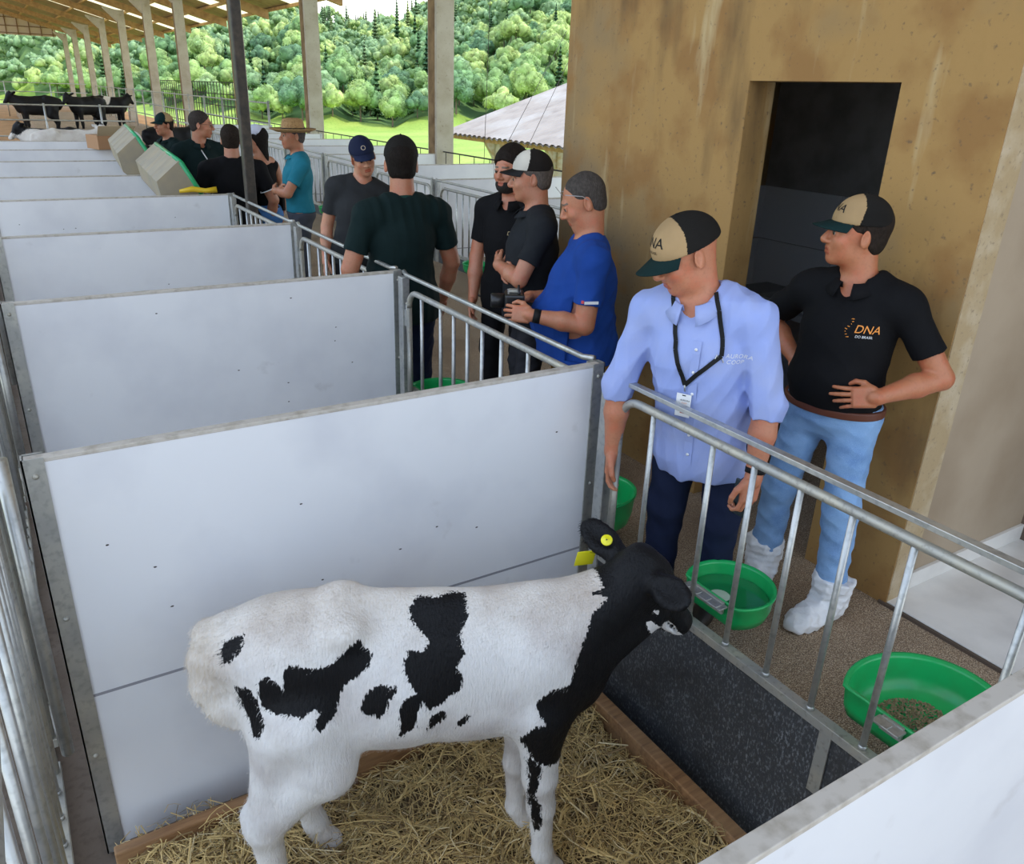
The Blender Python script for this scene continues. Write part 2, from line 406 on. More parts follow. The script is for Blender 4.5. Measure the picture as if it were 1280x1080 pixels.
def build_calf():
    root = empty('calf', (.3, 2.074, -.52), math.atan2(-.3872, .922), 'black and white spotted calf standing on straw with its head at the gate', 'calf')
    P, h = calf_prims()
    w = wrinkle(3, (10, 10, 10), .0035)
    V, F = sdf_mesh(P, .0095, w)
    body = mesh_obj('body', V, F, coat_material('calf_coat'), root, True)
    ve = np.where(V[:, 1] < .04, V[:, 1], .08 - V[:, 1]); a = V[:, 0]; b = V[:, 2] * .82 + ve * .57
    s = np.full(len(V), -1.0)
    for k, pl in PATCHES.items():
        q = poly_sd(pl, a, b)
        if k in 'BCEFGJ' or k == 'D': q = np.where(V[:, 1] > .03, -.5, q)
        s = np.maximum(s, q)
    s = np.where((V[:, 0] > 1.22) & (V[:, 2] > .7), .3, s)
    s = np.where((V[:, 1] > .03) & (V[:, 2] < .62), -.3, s)
    s = np.where((V[:, 0] > 1.06) & (np.abs(V[:, 1] - .01) > .07) & (V[:, 2] > 1.13), .3, s)
    H = (V - h.o) @ h.R     # white flecks on the face
    for c, rad in (((.235, -.04, -.05), (.06, .045, .02)), ((.30, 0, -.045), (.03, .06, .02)), ((.11, -.075, -.045), (.02, .03, .011)), ((.03, -.085, .035), (.02, .03, .01)), ((.17, -.05, -.085), (.07, .035, .02)), ((.12, 0, .07), (.03, .02, .03))):
        e = 1 - np.linalg.norm((H - np.array(c)) / np.array(rad), axis=1); s = np.where(e > 0, -e * .05, s)
    nose = 1 - np.linalg.norm((H - np.array((.325, 0, .0))) / np.array((.03, .045, .03)), axis=1); s = np.where(nose > 0, .3, s)
    set_attr(body, 'patch', s); PS = s
    d = np.clip(1 - V[:, 0] / .12, 0, 1) * np.clip((V[:, 2] - .45) * 4, 0, 1) * .7
    d = np.maximum(d, np.clip(.5 - V[:, 2], 0, 1) * .5 * (V[:, 0] < .3)); d = np.maximum(d, np.clip((V[:, 2] - .98) * 3.2, 0, .5) * (V[:, 0] < 1.2)); set_attr(body, 'dirt', d)
    # short coat hair lying down and back over the body
    me = body.data; me.calc_loop_triangles() if False else None
    nrmv = np.zeros(len(V) * 3, np.float32); me.vertices.foreach_get('normal', nrmv) if len(me.vertices) == len(V) else None; nrmv = nrmv.reshape(-1, 3)
    rg = np.random.RandomState(4); n_h = 52000; idx = rg.randint(0, len(V), n_h); base = V[idx] + rg.normal(0, .003, (n_h, 3)); nn = nrmv[idx]; ok = V[idx][:, 2] > .07; idx, base, nn = idx[ok], base[ok], nn[ok]; n_h = len(idx)
    flow = np.stack([-.55 + 0 * base[:, 0], 0 * base[:, 0], -.85 - .0 * base[:, 0]], 1) + rg.normal(0, .16, (n_h, 3)); flow[base[:, 2] > 1.0] += (-.5, 0, .45); flow -= nn * np.sum(flow * nn, 1)[:, None]; flow /= np.linalg.norm(flow, axis=1)[:, None] + 1e-6
    L_ = rg.uniform(.008, .017, n_h) * np.where((base[:, 0] < .1) & (base[:, 2] > .7), 1.9, 1.0) * np.where(base[:, 0] > 1.2, .5, 1); tipv = base + flow * L_[:, None] + nn * (L_ * .22)[:, None]; sd = np.cross(flow, nn) * .0008
    HV = np.stack([base - sd, base + sd, tipv], 1).reshape(-1, 3); hr = mesh_obj('coat_hair', HV, np.arange(n_h * 3).reshape(-1, 3), body.data.materials[0], body, False); hr['kind'] = 'stuff'
    set_attr(hr, 'patch', np.repeat(s[idx] + 0 * L_, 3)); set_attr(hr, 'dirt', np.repeat(d[idx], 3))
    em = mat('calf_eye', (.01, .008, .006), .08)
    for sd in (-1, 1):
        c = h.p((.088, sd * .078, .03)); m = MB(); m.lathe([(.0005, -.013)] + [(.013 * math.sin(t), -.013 * math.cos(t)) for t in np.linspace(.3, 2.84, 8)] + [(.0005, .013)], 14, c); m.obj('eye', em, root)
    hm = mat('hoof', (.16, .13, .10), .5, noise=(20, (.06, .05, .04), .4, .7, 3))
    for s_ in (-1, 1):
        for u in (1.055 + (0 if s_ < 0 else -.05), .18 + (0 if s_ < 0 else .1)):
            v = s_ * (.1 if u > .6 else .12); m = MB(); m.lathe([(.046, .0), (.050, .002), (.045, .03), (.040, .045), (.001, .05)], 16, (u, v, 0), 1.08, 1); m.obj('hoof', hm, root)
    # yellow tags: a round button on the far ear's back and a square tag hanging below it
    ym = mat('tag_yellow', (.85, .78, .02), .35)
    d = nrm((-.62, .70, .40)); nm = np.array((-.3, -.6, .8)); nn = nrm(nm - d * np.dot(nm, d)); R = np.stack([d, np.cross(nn, d), nn], 1); e = Fr((1.25, .075, 1.17), R)
    # the camera sees the outer face of this ear
    def tag_part(name, verts_local, m):
        o_ = verts_local; return o_
    for nmz, off in (('ear_tag', -.022),):
        c = e.p((.062, -.002, off * -1 + .004)); m = MB(); m.lathe([(.0005, .004), (.004, .005), (.005, .0035), (.0165, .003), (.0185, .0015), (.0185, -.0015), (.0005, -.002)], 24)
        Rz = Matrix(np.stack([e.R[:, 0], e.R[:, 1], e.R[:, 2]], 1).tolist()); m.v = [tuple(Vector(c) + Rz @ Vector(v)) for v in m.v]
        t = m.obj('ear_tag_button', ym, root); dk = mat('tag_hole', (.03, .03, .02), .5)
        m = MB(); m.lathe([(.0005, .0055), (.0025, .0055), (.0025, .004)], 10); m.v = [tuple(Vector(c) + Rz @ Vector(v)) for v in m.v]; m.obj('pin', dk, t)
    m = MB(); m.box((-.032, -.0012, -.035), (.032, .0012, .035), .001)
    q = Vector(TAGP); Rt = Matrix(((math.cos(.1), -math.sin(.1), 0), (math.sin(.1), math.cos(.1), 0), (0, 0, 1))) @ Matrix.Rotation(.35, 3, 'X')
    m.v = [tuple(q + Rt @ Vector(v)) for v in m.v]; m.obj('ear_tag', ym, root)
    return root
# ------------------------------------------------------------------ people: local axes x (right), y (forward), z (up)
SKIN = {}
def skin(tone):
    if tone not in SKIN:
        SKIN[tone] = (mat('skin_%d' % len(SKIN), tone, .48, noise=[(18, tuple(c * f for c, f in zip(tone, (1.05, .72, .66))), .45, .8, 3), (90, tuple(c * .8 for c in tone), .5, .9, 2)], bump=(220, .12), sss=.12),)
    return SKIN[tone][0]
def blade(fr, side, curl, spread=1.0, thumb=1.0, point=False):
    """a hand; fr: y along the hand from the wrist, z out of the back of the hand, x sideways. side=+1: thumb on +x"""
    P = [box(fr, (0, .045, 0), (.040, .044, .0135), .012, .006), ell(fr, (side * .022, .035, -.008), (.02, .032, .015), .012)]
    tips = []
    for i, (x, ln, rd) in enumerate(((.031, .070, .0088), (.011, .080, .009), (-.010, .073, .0086), (-.030, .057, .0076))):
        x *= side; y = .083 - abs(i - 1) * .003; z = 0; p = (x, y, z); sx = (x * .22 * spread)
        cu = curl[i] if isinstance(curl, (list, tuple)) else curl
        a = .25 * cu
        for j, sg in enumerate((.46, .30, .24)):
            L_ = ln * sg; q = (p[0] + sx * .5 * math.cos(a), p[1] + L_ * math.cos(a), p[2] - L_ * math.sin(a))
            P.append(capsule(fr, p, q, rd * (1 - .1 * j), rd * (.92 - .1 * j), .003 if j == 0 else .002)); p = q; a += .95 * cu
    t = thumb
    P += [capsule(fr, (side * .026, .018, -.004), (side * (.044 + .008 * t), .045, -.014), .014, .0115, .01),
          capsule(fr, (side * (.044 + .008 * t), .045, -.014), (side * (.046 + .012 * t), .074, -.022), .0108, .0098, .002),
          capsule(fr, (side * (.046 + .012 * t), .074, -.022), (side * (.042 + .008 * t), .096, -.030), .0098, .008, .002)]
    return P
def aimR(y, z):
    y = nrm(y); z = np.array(z, float); z = nrm(z - y * np.dot(z, y)); return np.stack([np.cross(y, z), y, z], 1)

def head_prims(h, fat=0.0, jaw=1.0):
    P = [ell(h, (0, -.018, .035), (.076 + fat, .096, .086), .02), ell(h, (0, .03, -.02), (.062 + fat, .062, .085), .03),
         ell(h, (0, .03, -.078), (.050 * jaw + fat, .055, .038), .03), ell(h, (0, .07, -.098), (.022 * jaw, .016, .016), .025),
         ell(h, (0, .045, -.045), (.05 + fat, .05, .04), .02),
         capsule(h, (-.03, .084, .026), (.03, .084, .026), .010, .010, .018),
         capsule(h, (0, .088, .012), (0, .113, -.026), .0085, .0115, .012), ell(h, (0, .108, -.032), (.013, .013, .0115), .008)]
    for s in (-1, 1):
        P += [ell(h, (s * .015, .098, -.034), (.009, .012, .008), .006), ell(h, (s * .037, .066, -.028), (.022, .02, .022), .02),
              ell(h, (s * .031, .099, .002), (.016, .013, .0095), .010, 's'), ell(h, (s * .031, .080, .002), (.0145, .0125, .0135), .004), capsule(h, (s * .020, .0895, .0085), (s * .042, .084, .0075), .0036, .0036, .004), capsule(h, (s * .021, .0885, -.0055), (s * .041, .084, -.005), .0028, .0028, .004),
              capsule(h, (s * .018, .094, .012), (s * .044, .083, .010), .004, .004, .004)]
    P += [capsule(h, (-.017, .090, -.060), (.017, .090, -.060), .0065, .0065, .006), capsule(h, (-.015, .089, -.072), (.015, .089, -.072), .0072, .0072, .006),
          capsule(h, (-.024, .096, -.066), (.024, .096, -.066), .002, .002, .003, 's')]
    for s in (-1, 1):
        R = rotm((0, 0, 1), -s * .35) @ rotm((1, 0, 0), .15)
        P += [ell(h, (s * (.079 + fat), -.012, -.008), (.0065, .020, .033), .006, R=R), ell(h, (s * (.087 + fat), -.008, -.004), (.006, .011, .020), .004, 's', R=R)]
    return P

def add_text(name, text, size, cx, up, nrm_, tgt, m, parent, root, bend=.06, spacing=1.0, shear=0.0):
    """flat lettering wrapped onto the surface tgt (BVH in root space)"""
    cu = bpy.data.curves.new('t', 'FONT'); cu.body = text; cu.size = size; cu.align_x = 'CENTER'; cu.align_y = 'CENTER'; cu.space_character = spacing; cu.shear = shear
    o = bpy.data.objects.new('t', cu); COL.objects.link(o)
    dg = bpy.context.evaluated_depsgraph_get(); dg.update(); me = bpy.data.meshes.new_from_object(o.evaluated_get(dg)); bpy.data.objects.remove(o)
    bm = bmesh.new(); bm.from_mesh(me); bmesh.ops.triangulate(bm, faces=bm.faces[:]); bmesh.ops.subdivide_edges(bm, edges=[e for e in bm.edges if e.calc_length() > size * .3], cuts=1); bm.to_mesh(me); bm.free()
    n = Vector(nrm_).normalized(); u = Vector(up); u = (u - n * u.dot(n)).normalized(); r = u.cross(n)
    for v in me.vertices:
        p = Vector(cx) + r * v.co.x + u * v.co.y
        hit = tgt.ray_cast(p + n * bend, -n, bend * 3)
        v.co = (hit[0] + n * .0018) if hit[0] is not None else p
    me.materials.clear(); me.materials.append(m)
    ob = bpy.data.objects.new(name, me); link(ob, parent); return ob
def bvh(V, F): return BVHTree.FromPolygons([tuple(v) for v in V], [tuple(int(i) for i in f) for f in F])

def cap_parts(h, root, crown, front, brimc, tilt=0.0, tz=.0, panel=True, logo=None, near=False, big=1.0):
    """baseball cap on the head frame h ; children of 'cap' """
    H2 = h.sub((0, 0, tz), rotm((1, 0, 0), tilt))
    P = [ell(H2, (0, -.012, .045), (.087 * big, .108 * big, .098), .01), ('h', H2.p((0, 0, .036)), H2.R @ np.array((0, 0, 1.0)), .004, 'i')]
    P += [ell(H2, (0, -.012, .036), (.081 * big, .101 * big, .088), .004, 's')]
    V, F = sdf_mesh(P, .0045 if near else .007)
    Lc = (V - H2.o) @ H2.R / H2.k; fc = Lc[F].mean(1)
    mi = (fc[:, 1] > .028 + .25 * np.maximum(0, .1 - fc[:, 2]) - .02).astype(int) if panel else np.zeros(len(F), int)
    cap = mesh_obj('cap', V, F, [crown, front], root, True, mi)
    # brim
    nu, nv = 18, 8; Vb = []; 
    for t in (0, 1):
        for j in range(nv + 1):
            for i in range(nu + 1):
                a = (i / nu - .5) * 2.15; v = j / nv
                x = math.sin(a) * .083 * big; y0 = -.012 + math.cos(a) * .104 * big
                ext = .072 * math.sqrt(max(0, 1 - (a / 1.12) ** 2)) if abs(a) < 1.12 else 0
                y = y0 + ext * v; z = .043 - .020 * v - .22 * x * x / .083 * (.25 + .75 * v) - (.0026 if t else 0)
                Vb.append(H2.p((x, y, z)))
    n1 = (nu + 1) * (nv + 1); Fb = []
    for j in range(nv):
        for i in range(nu):
            q = j * (nu + 1) + i; Fb.append((q, q + 1, q + nu + 2, q + nu + 1)); Fb.append((n1 + q, n1 + q + nu + 1, n1 + q + nu + 2, n1 + q + 1))
    for i in range(nu):
        q = nv * (nu + 1) + i; Fb.append((q, q + 1, n1 + q + 1, n1 + q))
    mesh_obj('brim', Vb, Fb, brimc, cap, True)
    m = MB(); m.lathe([(.0005, .007), (.005, .005), (.007, .0)], 10); T_ = H2.p((0, -.012, .141)); m.v = [tuple(Vector(T_) + Vector((H2.R @ np.array(v)).tolist())) for v in m.v]; m.obj('button', crown, cap)
    if logo:
        B = bvh(V, F)
        for (txt, size, off, mm, sp) in logo:
            c = H2.p((off[0], .098, .09 + off[1])); n_ = H2.R @ np.array((0, .93, .35)); u_ = H2.R @ np.array((0, -.3, 1))
            add_text('lettering', txt, size, c, u_, n_, B, mm, cap, root, spacing=sp)
    return cap

def person(name_label, pos, face, S=1.70, k=1.0, hip=None, lean=0.0, side=0.0, twist=0.0, headdir=None, headup=0.0, headroll=0.0, belly=0.0, bulk=1.0,
           armR=None, armL=None, shirt=None, pants=None, shoes=None, tone=(.62, .33, .22), sleeve='short', hem=-.05, tucked=False, vneck=.0, collar=True,
           hair=None, beard=None, cap=None, near=False, female=False, feet=((-.11, 0, 0), (.11, 0, 0)), group='visitors in the corridor between the pens', headk=1.0, shirtfold=.0045, rim=None, waist=0.03, headfwd=0.0, foldf=(22, 22, 15)):
    root = empty('person', (pos[0], pos[1], pos[2] if len(pos) > 2 else 0), math.atan2(face[1], face[0]) - PI / 2, name_label, 'person', group)
    hs = .0045 if near else .0075
    k = k; hipz = hip if hip is not None else (S - .84 * k)
    base = Fr((0, 0, hipz))
    Rl = rotm((1, 0, 0), -lean) @ rotm((0, 1, 0), side)
    pel = Fr((0, 0, hipz), rotm((1, 0, 0), -lean * .3) @ rotm((0, 1, 0), side * .3), k)
    tor = Fr((0, 0, hipz), Rl @ rotm((0, 0, 1), twist), k)
    b = bulk
    tp = [ell(pel, (0, -.005, .02), (.165 * b, .115 * b, .12), .05), ell(tor, (0, .01 + belly * .45, .15), (.148 * b + belly * .3, .108 * b + belly * .7, .15), .06),
          ell(tor, (0, .0, .34), (.160 * b, .115 * b, .17), .06), ell(tor, (0, .02, .30), (.145 * b, .11 * b + belly * .25, .15), .05),
          capsule(tor, (-.13 * b, -.01, .465), (.13 * b, -.01, .465), .068, .068, .05), capsule(tor, (-.06, -.02, .50), (.06, -.02, .50), .055, .055, .05)]
    if female: tp = [ell(pel, (0, -.01, .0), (.165, .115, .12), .05), ell(tor, (0, .0, .17), (.115, .085, .13), .06), ell(tor, (0, .0, .34), (.13, .095, .15), .06),
                     ell(tor, (-.06, .085, .34), (.055, .05, .055), .03), ell(tor, (.06, .085, .34), (.055, .05, .055), .03), capsule(tor, (-.11, -.01, .455), (.11, -.01, .455), .05, .05, .05)]
    hd = nrm(headdir if headdir is not None else (0, 1, 0)); hr = nrm(np.cross(hd, (0, 0, 1)))
    Rh = np.stack([hr, hd, np.cross(hr, hd)], 1) @ rotm((0, 1, 0), headroll)
    nb = tor.p((0, -.01, .52)); fwdh = np.array([hd[0], hd[1], 0.0])
    hc = nb + k * np.array([0, 0, .165 + headup]) + k * (.045 + headfwd) * fwdh + (tor.R @ np.array((0, .0, .03)))*k*.3
    h = Fr(hc, Rh, k * headk)
    HP = head_prims(h) + [('c', nb + tor.R @ np.array((0, 0, -.05)) * k, h.p((0, -.03, -.04)), .064 * k * (b if b < 1.15 else 1.1), .058 * k, .035, 'u'), capsule(tor, (-.09, -.015, .49), (.09, -.015, .49), .05, .05, .05),
                          ell(tor, (0, .03, .42), (.13, .062, .10), .04)]
    if female: pass
    VH, FH = sdf_mesh(HP, .0034 * (1 if near else 1.6) * k)
    parts = [(VH, FH, 0)]
    # materials by region: lips, brows
    Lh = (VH - h.o) @ h.R / h.k; fc = Lh[FH].mean(1); mi = np.zeros(len(FH), int)
    mi[(np.abs(fc[:, 0]) < .023) & (fc[:, 1] > .082) & (fc[:, 2] < -.055) & (fc[:, 2] > -.079)] = 1
    br = (np.abs(np.abs(fc[:, 0]) - .031) < .019) & (fc[:, 1] > .07) & (np.abs(fc[:, 2] - (.026 - .12 * np.maximum(0, np.abs(fc[:, 0]) - .035))) < .0042); mi[br] = 2
    parts = [(VH, FH, mi)]
    for s in (-1, 1):      # eyeballs with irises
        c = h.p((s * .031, .0825, .0015)); n_, m_ = 10, 14; r_ = .0125 * h.k; V = []; F = []
        for i in range(n_ + 1):
            th = PI * i / n_
            for j in range(m_): ph = 2 * PI * j / m_; V.append(c + r_ * (h.R @ np.array((math.sin(th) * math.cos(ph), math.cos(th), math.sin(th) * math.sin(ph)))))
        for i in range(n_):
            for j in range(m_): F.append((i * m_ + j, i * m_ + (j + 1) % m_, (i + 1) * m_ + (j + 1) % m_, (i + 1) * m_ + j))
        F = np.array(F); parts.append((np.array(V), F, np.where(np.arange(len(F)) < 3 * m_, 4, 3)))
    sh = {}; shirtP = []; cutP = []
    hands = {}
    for s, arm in ((1, armR), (-1, armL)):
        S0 = tor.p((s * .185 * (b if not female else .78), -.01, .455))
        arm = arm or {}
        el = arm.get('e', (s * .07, -.02, -.28)); wr = arm.get('w', (s * .02, .10, -.23)); abs_ = arm.get('abs')
        if abs_: E_ = np.array(el, float); W_ = np.array(wr, float)
        else: E_ = S0 + k * .285 * nrm(el); W_ = E_ + k * .25 * nrm(wr)
        hdv = arm.get('hd', W_ - E_); hup = arm.get('hn', (s, 0.2, 0))
        fa = [('c', S0, E_, .050 * k * b, .043 * k * min(b, 1.1), .03, 'u'), ('c', E_, E_ + (W_ - E_) * .4, .043 * k, .044 * k, .01, 'u'), ('c', E_ + (W_ - E_) * .4, W_, .044 * k, .027 * k, .015, 'u'),
              ('c', W_, W_ + nrm(hdv) * .015, .026 * k, .026 * k, .015, 'u')]
        if female: fa = [(q[0], q[1], q[2], q[3] * .82, q[4] * .82, q[5], q[6]) for q in fa]
        hf = Fr(W_, aimR(hdv, hup), k * (.95 if female else 1.0)); hands[s] = (hf, W_, E_)
        handP = blade(hf, -s if arm.get('flip') else -s, arm.get('curl', .5), thumb=arm.get('thumb', 1.0))
        AP = fa + handP
        V, F = sdf_mesh(AP, (.0034 if near else .0055) * k); parts.append((V, F, 0))
        # sleeve
        if sleeve != 'none':
            g = .014 if sleeve == 'short' else .012
            pr = [('c', S0 + tor.R @ np.array((-s * .03 * k, 0, .0)), S0, .066 * k * b, .064 * k * b, .04, 'u'), ('c', S0, S0 + (E_ - S0) * (.72 if sleeve == 'short' else 1.0), .060 * k * b, (.058 if sleeve == 'short' else .056) * k * b, .03, 'u')]
            if sleeve == 'rolled': pr += [('c', E_, E_ + (W_ - E_) * .18, .054 * k * b, .052 * k * b, .02, 'u')]
            if sleeve == 'long': pr += [('c', E_, E_ + (W_ - E_) * .97, .054 * k * b, .036 * k, .02, 'u')]
            shirtP.append(pr)
            if sleeve == 'short': cp, cn = S0 + (E_ - S0) * .66, nrm(S0 - E_)
            elif sleeve == 'rolled': cp, cn = E_ + (W_ - E_) * .2, nrm(E_ - W_)
            else: cp, cn = E_ + (W_ - E_) * .93, nrm(E_ - W_)
            cutP.append((cp, cn))
    body_core = tp + [capsule(pel, (s * .09, 0, 0), (s * .09, 0, -.15), .07, .06, .05) for s in (-1, 1)]
    V, F = sdf_mesh(body_core, .012 if not near else .008, lambda Q: 0.006 + 0 * Q[..., 0]); parts.append((V, F, 0))
    # legs and feet inside trousers
    legs = []
    for s, ft in zip((-1, 1), feet):
        A = np.array([ft[0] * k, ft[1], .085]); Hp = pel.p((s * .09 * (b if b < 1.1 else 1.1), 0, -.02)); K = (Hp + A) / 2 + np.array((ft[0] * .05, .03, .02)); toe = np.array([math.sin(ft[2]), math.cos(ft[2]), 0])
        legs.append((Hp, K, A, toe))
        LP = [('c', Hp, K, .068 * k, .05 * k, .03, 'u'), ('c', K, A, .05 * k, .034 * k, .03, 'u'), ('c', A, A + toe * .13 + np.array((0, 0, -.05)), .035, .03, .02, 'u')]
        V, F = sdf_mesh(LP, .012); parts.append((V, F, 0))
    V, F, I = joinm(parts)
    lipc = tuple(c * f for c, f in zip(tone, (.8, .52, .52)))
    body = mesh_obj('body', V, F, [skin(tone), mat('lips_%.2f' % tone[0], lipc, .4), mat('brow', hair[1] if hair else (.05, .035, .025), .8), mat('eye_white', (.42, .38, .35), .3), mat('iris', (.03, .02, .012), .1)], root, True, I)
    R_ = dict(root=root, h=h, tor=tor, pel=pel, hands=hands, k=k, hipz=hipz)
    # ---- shirt
    if shirt is not None:
        g = grow(tp, .012 * k)
        if not tucked: g += [ell(pel, (0, belly * .3, .0), (.175 * b + belly * .2, .13 * b + belly * .5, .15), .06), ell(pel, (0, belly * .3, -.08), (.178 * b + belly * .2, .135 * b + belly * .4, .13), .05)] if not female else []
        for pr in shirtP: g += pr
        if female: g += [ell(tor, (s * .1, -.01, .46), (.035, .045, .03), .02) for s in (-1, 1)]
        P = list(g)
        P.append(('h', pel.p((0, 0, hem)), pel.R @ np.array((0, 0, 1.0)), .004, 'i'))
        allP = []
        # sleeve ends: cut a ball-shaped region beyond each end
        for cp, cn in cutP: P.append(('b', cp - cn * .14 * k, np.array([.075, .075, .14]) * k, np.stack([nrm(np.cross(cn, (0.3, .9, .2))), nrm(np.cross(cn, np.cross(cn, (0.3, .9, .2)))), nrm(cn)], 1), .002, .003, 's'))
        # neck opening
        P.append(('c', nb + tor.R @ np.array((0, .0, -.01)) * k, nb + tor.R @ np.array((0, .03, .13)) * k, .064 * k * (1 if not female else 1.2), .08 * k, .008, 's'))
        if vneck: 
            va = tor.p((0, .09, .55)); vb = tor.p((0, .150, .505 - vneck))
            P.append(('c', va, vb, .066 * k, .004 * k, .006, 's'))
        zz = lambda Q: np.clip(.55 + .6 * np.abs(np.sin((Q[..., 2] - hipz) * 7)), 0, 1.2)
        V, F = sdf_mesh(P, hs * (1.1 if near else 1.15), wrinkle(sum(map(ord, name_label)) % 1000, foldf, shirtfold * 1.5, zz))
        so_ = mesh_obj('shirt', V, F, shirt, root, True); R_['shirt'] = so_; R_['shirtB'] = (V, F)
        if collar:
            n_ = 40; rows = [[], [], [], []]; tip = .05 if vneck else .03
            for i in range(n_ + 1):
                A_ = -PI / 2 + .30 + (2 * PI - .60) * i / n_ + PI; fr_ = (1 - math.sin(A_ )) / 2 if False else (1 + math.sin(A_)) / 2
                ca_, sa_ = math.cos(A_), math.sin(A_)
                for rr_, (rad, z_) in zip(rows, ((.066, .505), (.069, .553 - .030 * fr_), (.073, .553 - .030 * fr_), (.094 + .012 * fr_, .516 - tip * fr_ ** 3))):
                    rr_.append(tor.p((ca_ * rad, sa_ * rad * 1.02 + .006 + .012 * fr_, z_ + (0 if abs(ca_) < .5 else 0))))
            CV = rows[0] + rows[1] + rows[2] + rows[3]; q_ = n_ + 1; CF = []
            for r_ in range(3):
                for i in range(n_): CF.append((r_ * q_ + i, r_ * q_ + i + 1, (r_ + 1) * q_ + i + 1, (r_ + 1) * q_ + i))
            co = mesh_obj('collar', CV, CF, collar if not isinstance(collar, bool) else shirt, so_, True)
            sm_ = co.modifiers.new('thick', 'SOLIDIFY'); sm_.thickness = .003
    # ---- trousers
    if pants is not None:
        wz = waist
        P = grow([tp[0]], .016 * k) + ([ell(tor, (0, belly * .2, .08), (.160 * b, .118 * b, .1), .05)] if not female else [])
        for (Hp, K, A, toe) in legs:
            P += [('c', Hp, K, .088 * k * b, .068 * k, .04, 'u'), ('c', K, A + np.array((0, 0, -.03)), .068 * k, .060, .03, 'u')]
        P.append(('h', pel.p((0, 0, wz)), pel.R @ np.array((0, 0, -1.0)), .003, 'i')); P.append(('h', np.array((0, 0, .045)), np.array((0, 0, 1.0)), .004, 'i'))
        zz = lambda Q: np.clip(1.3 - Q[..., 2] * .6, .5, 1.3)
        V, F = sdf_mesh(P, hs * 1.25, wrinkle(sum(map(ord, name_label)) % 777 + 5, (18, 18, 32), .008, zz))
        R_['pants'] = mesh_obj('trousers', V, F, pants, root, True); R_['pantsB'] = (V, F)
    # ---- shoes
    for (Hp, K, A, toe) in legs:
        f_ = Fr((A[0], A[1], 0), aimR(toe, (0, 0, 1)))
        if shoes == 'cover':
            P = [ell(f_, (0, .09, .04), (.062, .14, .055), .03), ell(f_, (0, -.01, .06), (.06, .075, .07), .04), capsule(f_, (0, 0, .09), (0, -.005, .17), .074, .084, .03), ell(f_, (0, .16, .03), (.06, .09, .035), .03), ('h', np.array((0, 0, .003)), np.array((0, 0, 1.0)), .002, 'i'),
                 ('h', np.array((0, 0, .205)), np.array((.12, .1, -1.0)), .003, 'i')]
            V, F = sdf_mesh(P, .006, wrinkle(int(abs(A[0]) * 1000) + 3, (42, 42, 38), .013)); mesh_obj('shoe_cover', V, F, mat('cover_white', (.80, .80, .80), .45, bump=(60, .4)), root, True)
        else:
            P = [ell(f_, (0, .10, .035), (.048, .13, .045), .03), ell(f_, (0, -.01, .05), (.042, .06, .055), .03), ('h', np.array((0, 0, .004)), np.array((0, 0, 1.0)), .002, 'i')]
            V, F = sdf_mesh(P, .009); mesh_obj('shoe', V, F, mat('shoe_dark', (.03, .025, .02), .4), root, True)
    # ---- hair
    hk = hair[0] if hair else None
    if hair and hk != 'bald':
        hm = mat('hair_%.3f' % hair[1][0], tuple(c * .55 for c in hair[1]), .75, spec=.12, noise=(60, tuple(c * .95 for c in hair[1]), .4, .8, 4), bump=(150, .9, 4, (1, 1, .3)))
        th = {'short': .006, 'thick': .020, 'buzz': .003}.get(hk, .01)
        P = [ell(h, (0, -.024, .038), (.077 + th, .094 + th, .086 + th), .02), ell(h, (0, -.04, -.03), (.064 + th, .06 + th, .06), .03)]
        if hk == 'long': P += [ell(h, (0, -.06, -.10), (.075, .055, .14), .03), ell(h, (.0, -.07, -.24), (.07, .04, .13), .04), ell(h, (0, .0, .0), (.088, .075, .09), .03)]
        P += [('h', h.p((0, .045 if hk != 'long' else .03, .03)), h.R @ nrm((0, -1, .62 if hk == 'long' else 1.05)), .006, 'i'), ('h', h.p((0, 0, -.07 if hk != 'long' else -.5)), h.R @ np.array((0, 0, 1.0)), .01, 'i')]
        if hk != 'long': P += [ell(h, (s * .085, .015, -.05), (.03, .05, .065), .01, 's') for s in (-1, 1)]
        V, F = sdf_mesh(P, .005 if near else .007, wrinkle(11, (40, 40, 20), .004 if hk != 'thick' else .008)); R_['hair'] = mesh_obj('hair', V, F, hm, root, True)
    if beard:
        P = [ell(h, (0, .036, -.075), (.062, .069, .052), .02), ell(h, (0, .02, -.042), (.068, .056, .038), .02), ('h', h.p((0, .0, -.034)), h.R @ nrm((0, .1, -1)), .008, 'i'), ell(h, (0, .1, -.066), (.019, .03, .011), .005, 's'), ell(h, (0, .10, -.030), (.017, .04, .014), .008, 's')]
        V, F = sdf_mesh(P, .005, wrinkle(12, (50, 50, 40), .003)); mesh_obj('beard', V, F, mat('beard_hair', beard, .8, bump=(200, .9)), root, True)
    if cap: R_['cap'] = cap_parts(h, root, near=near, **cap)
    return R_
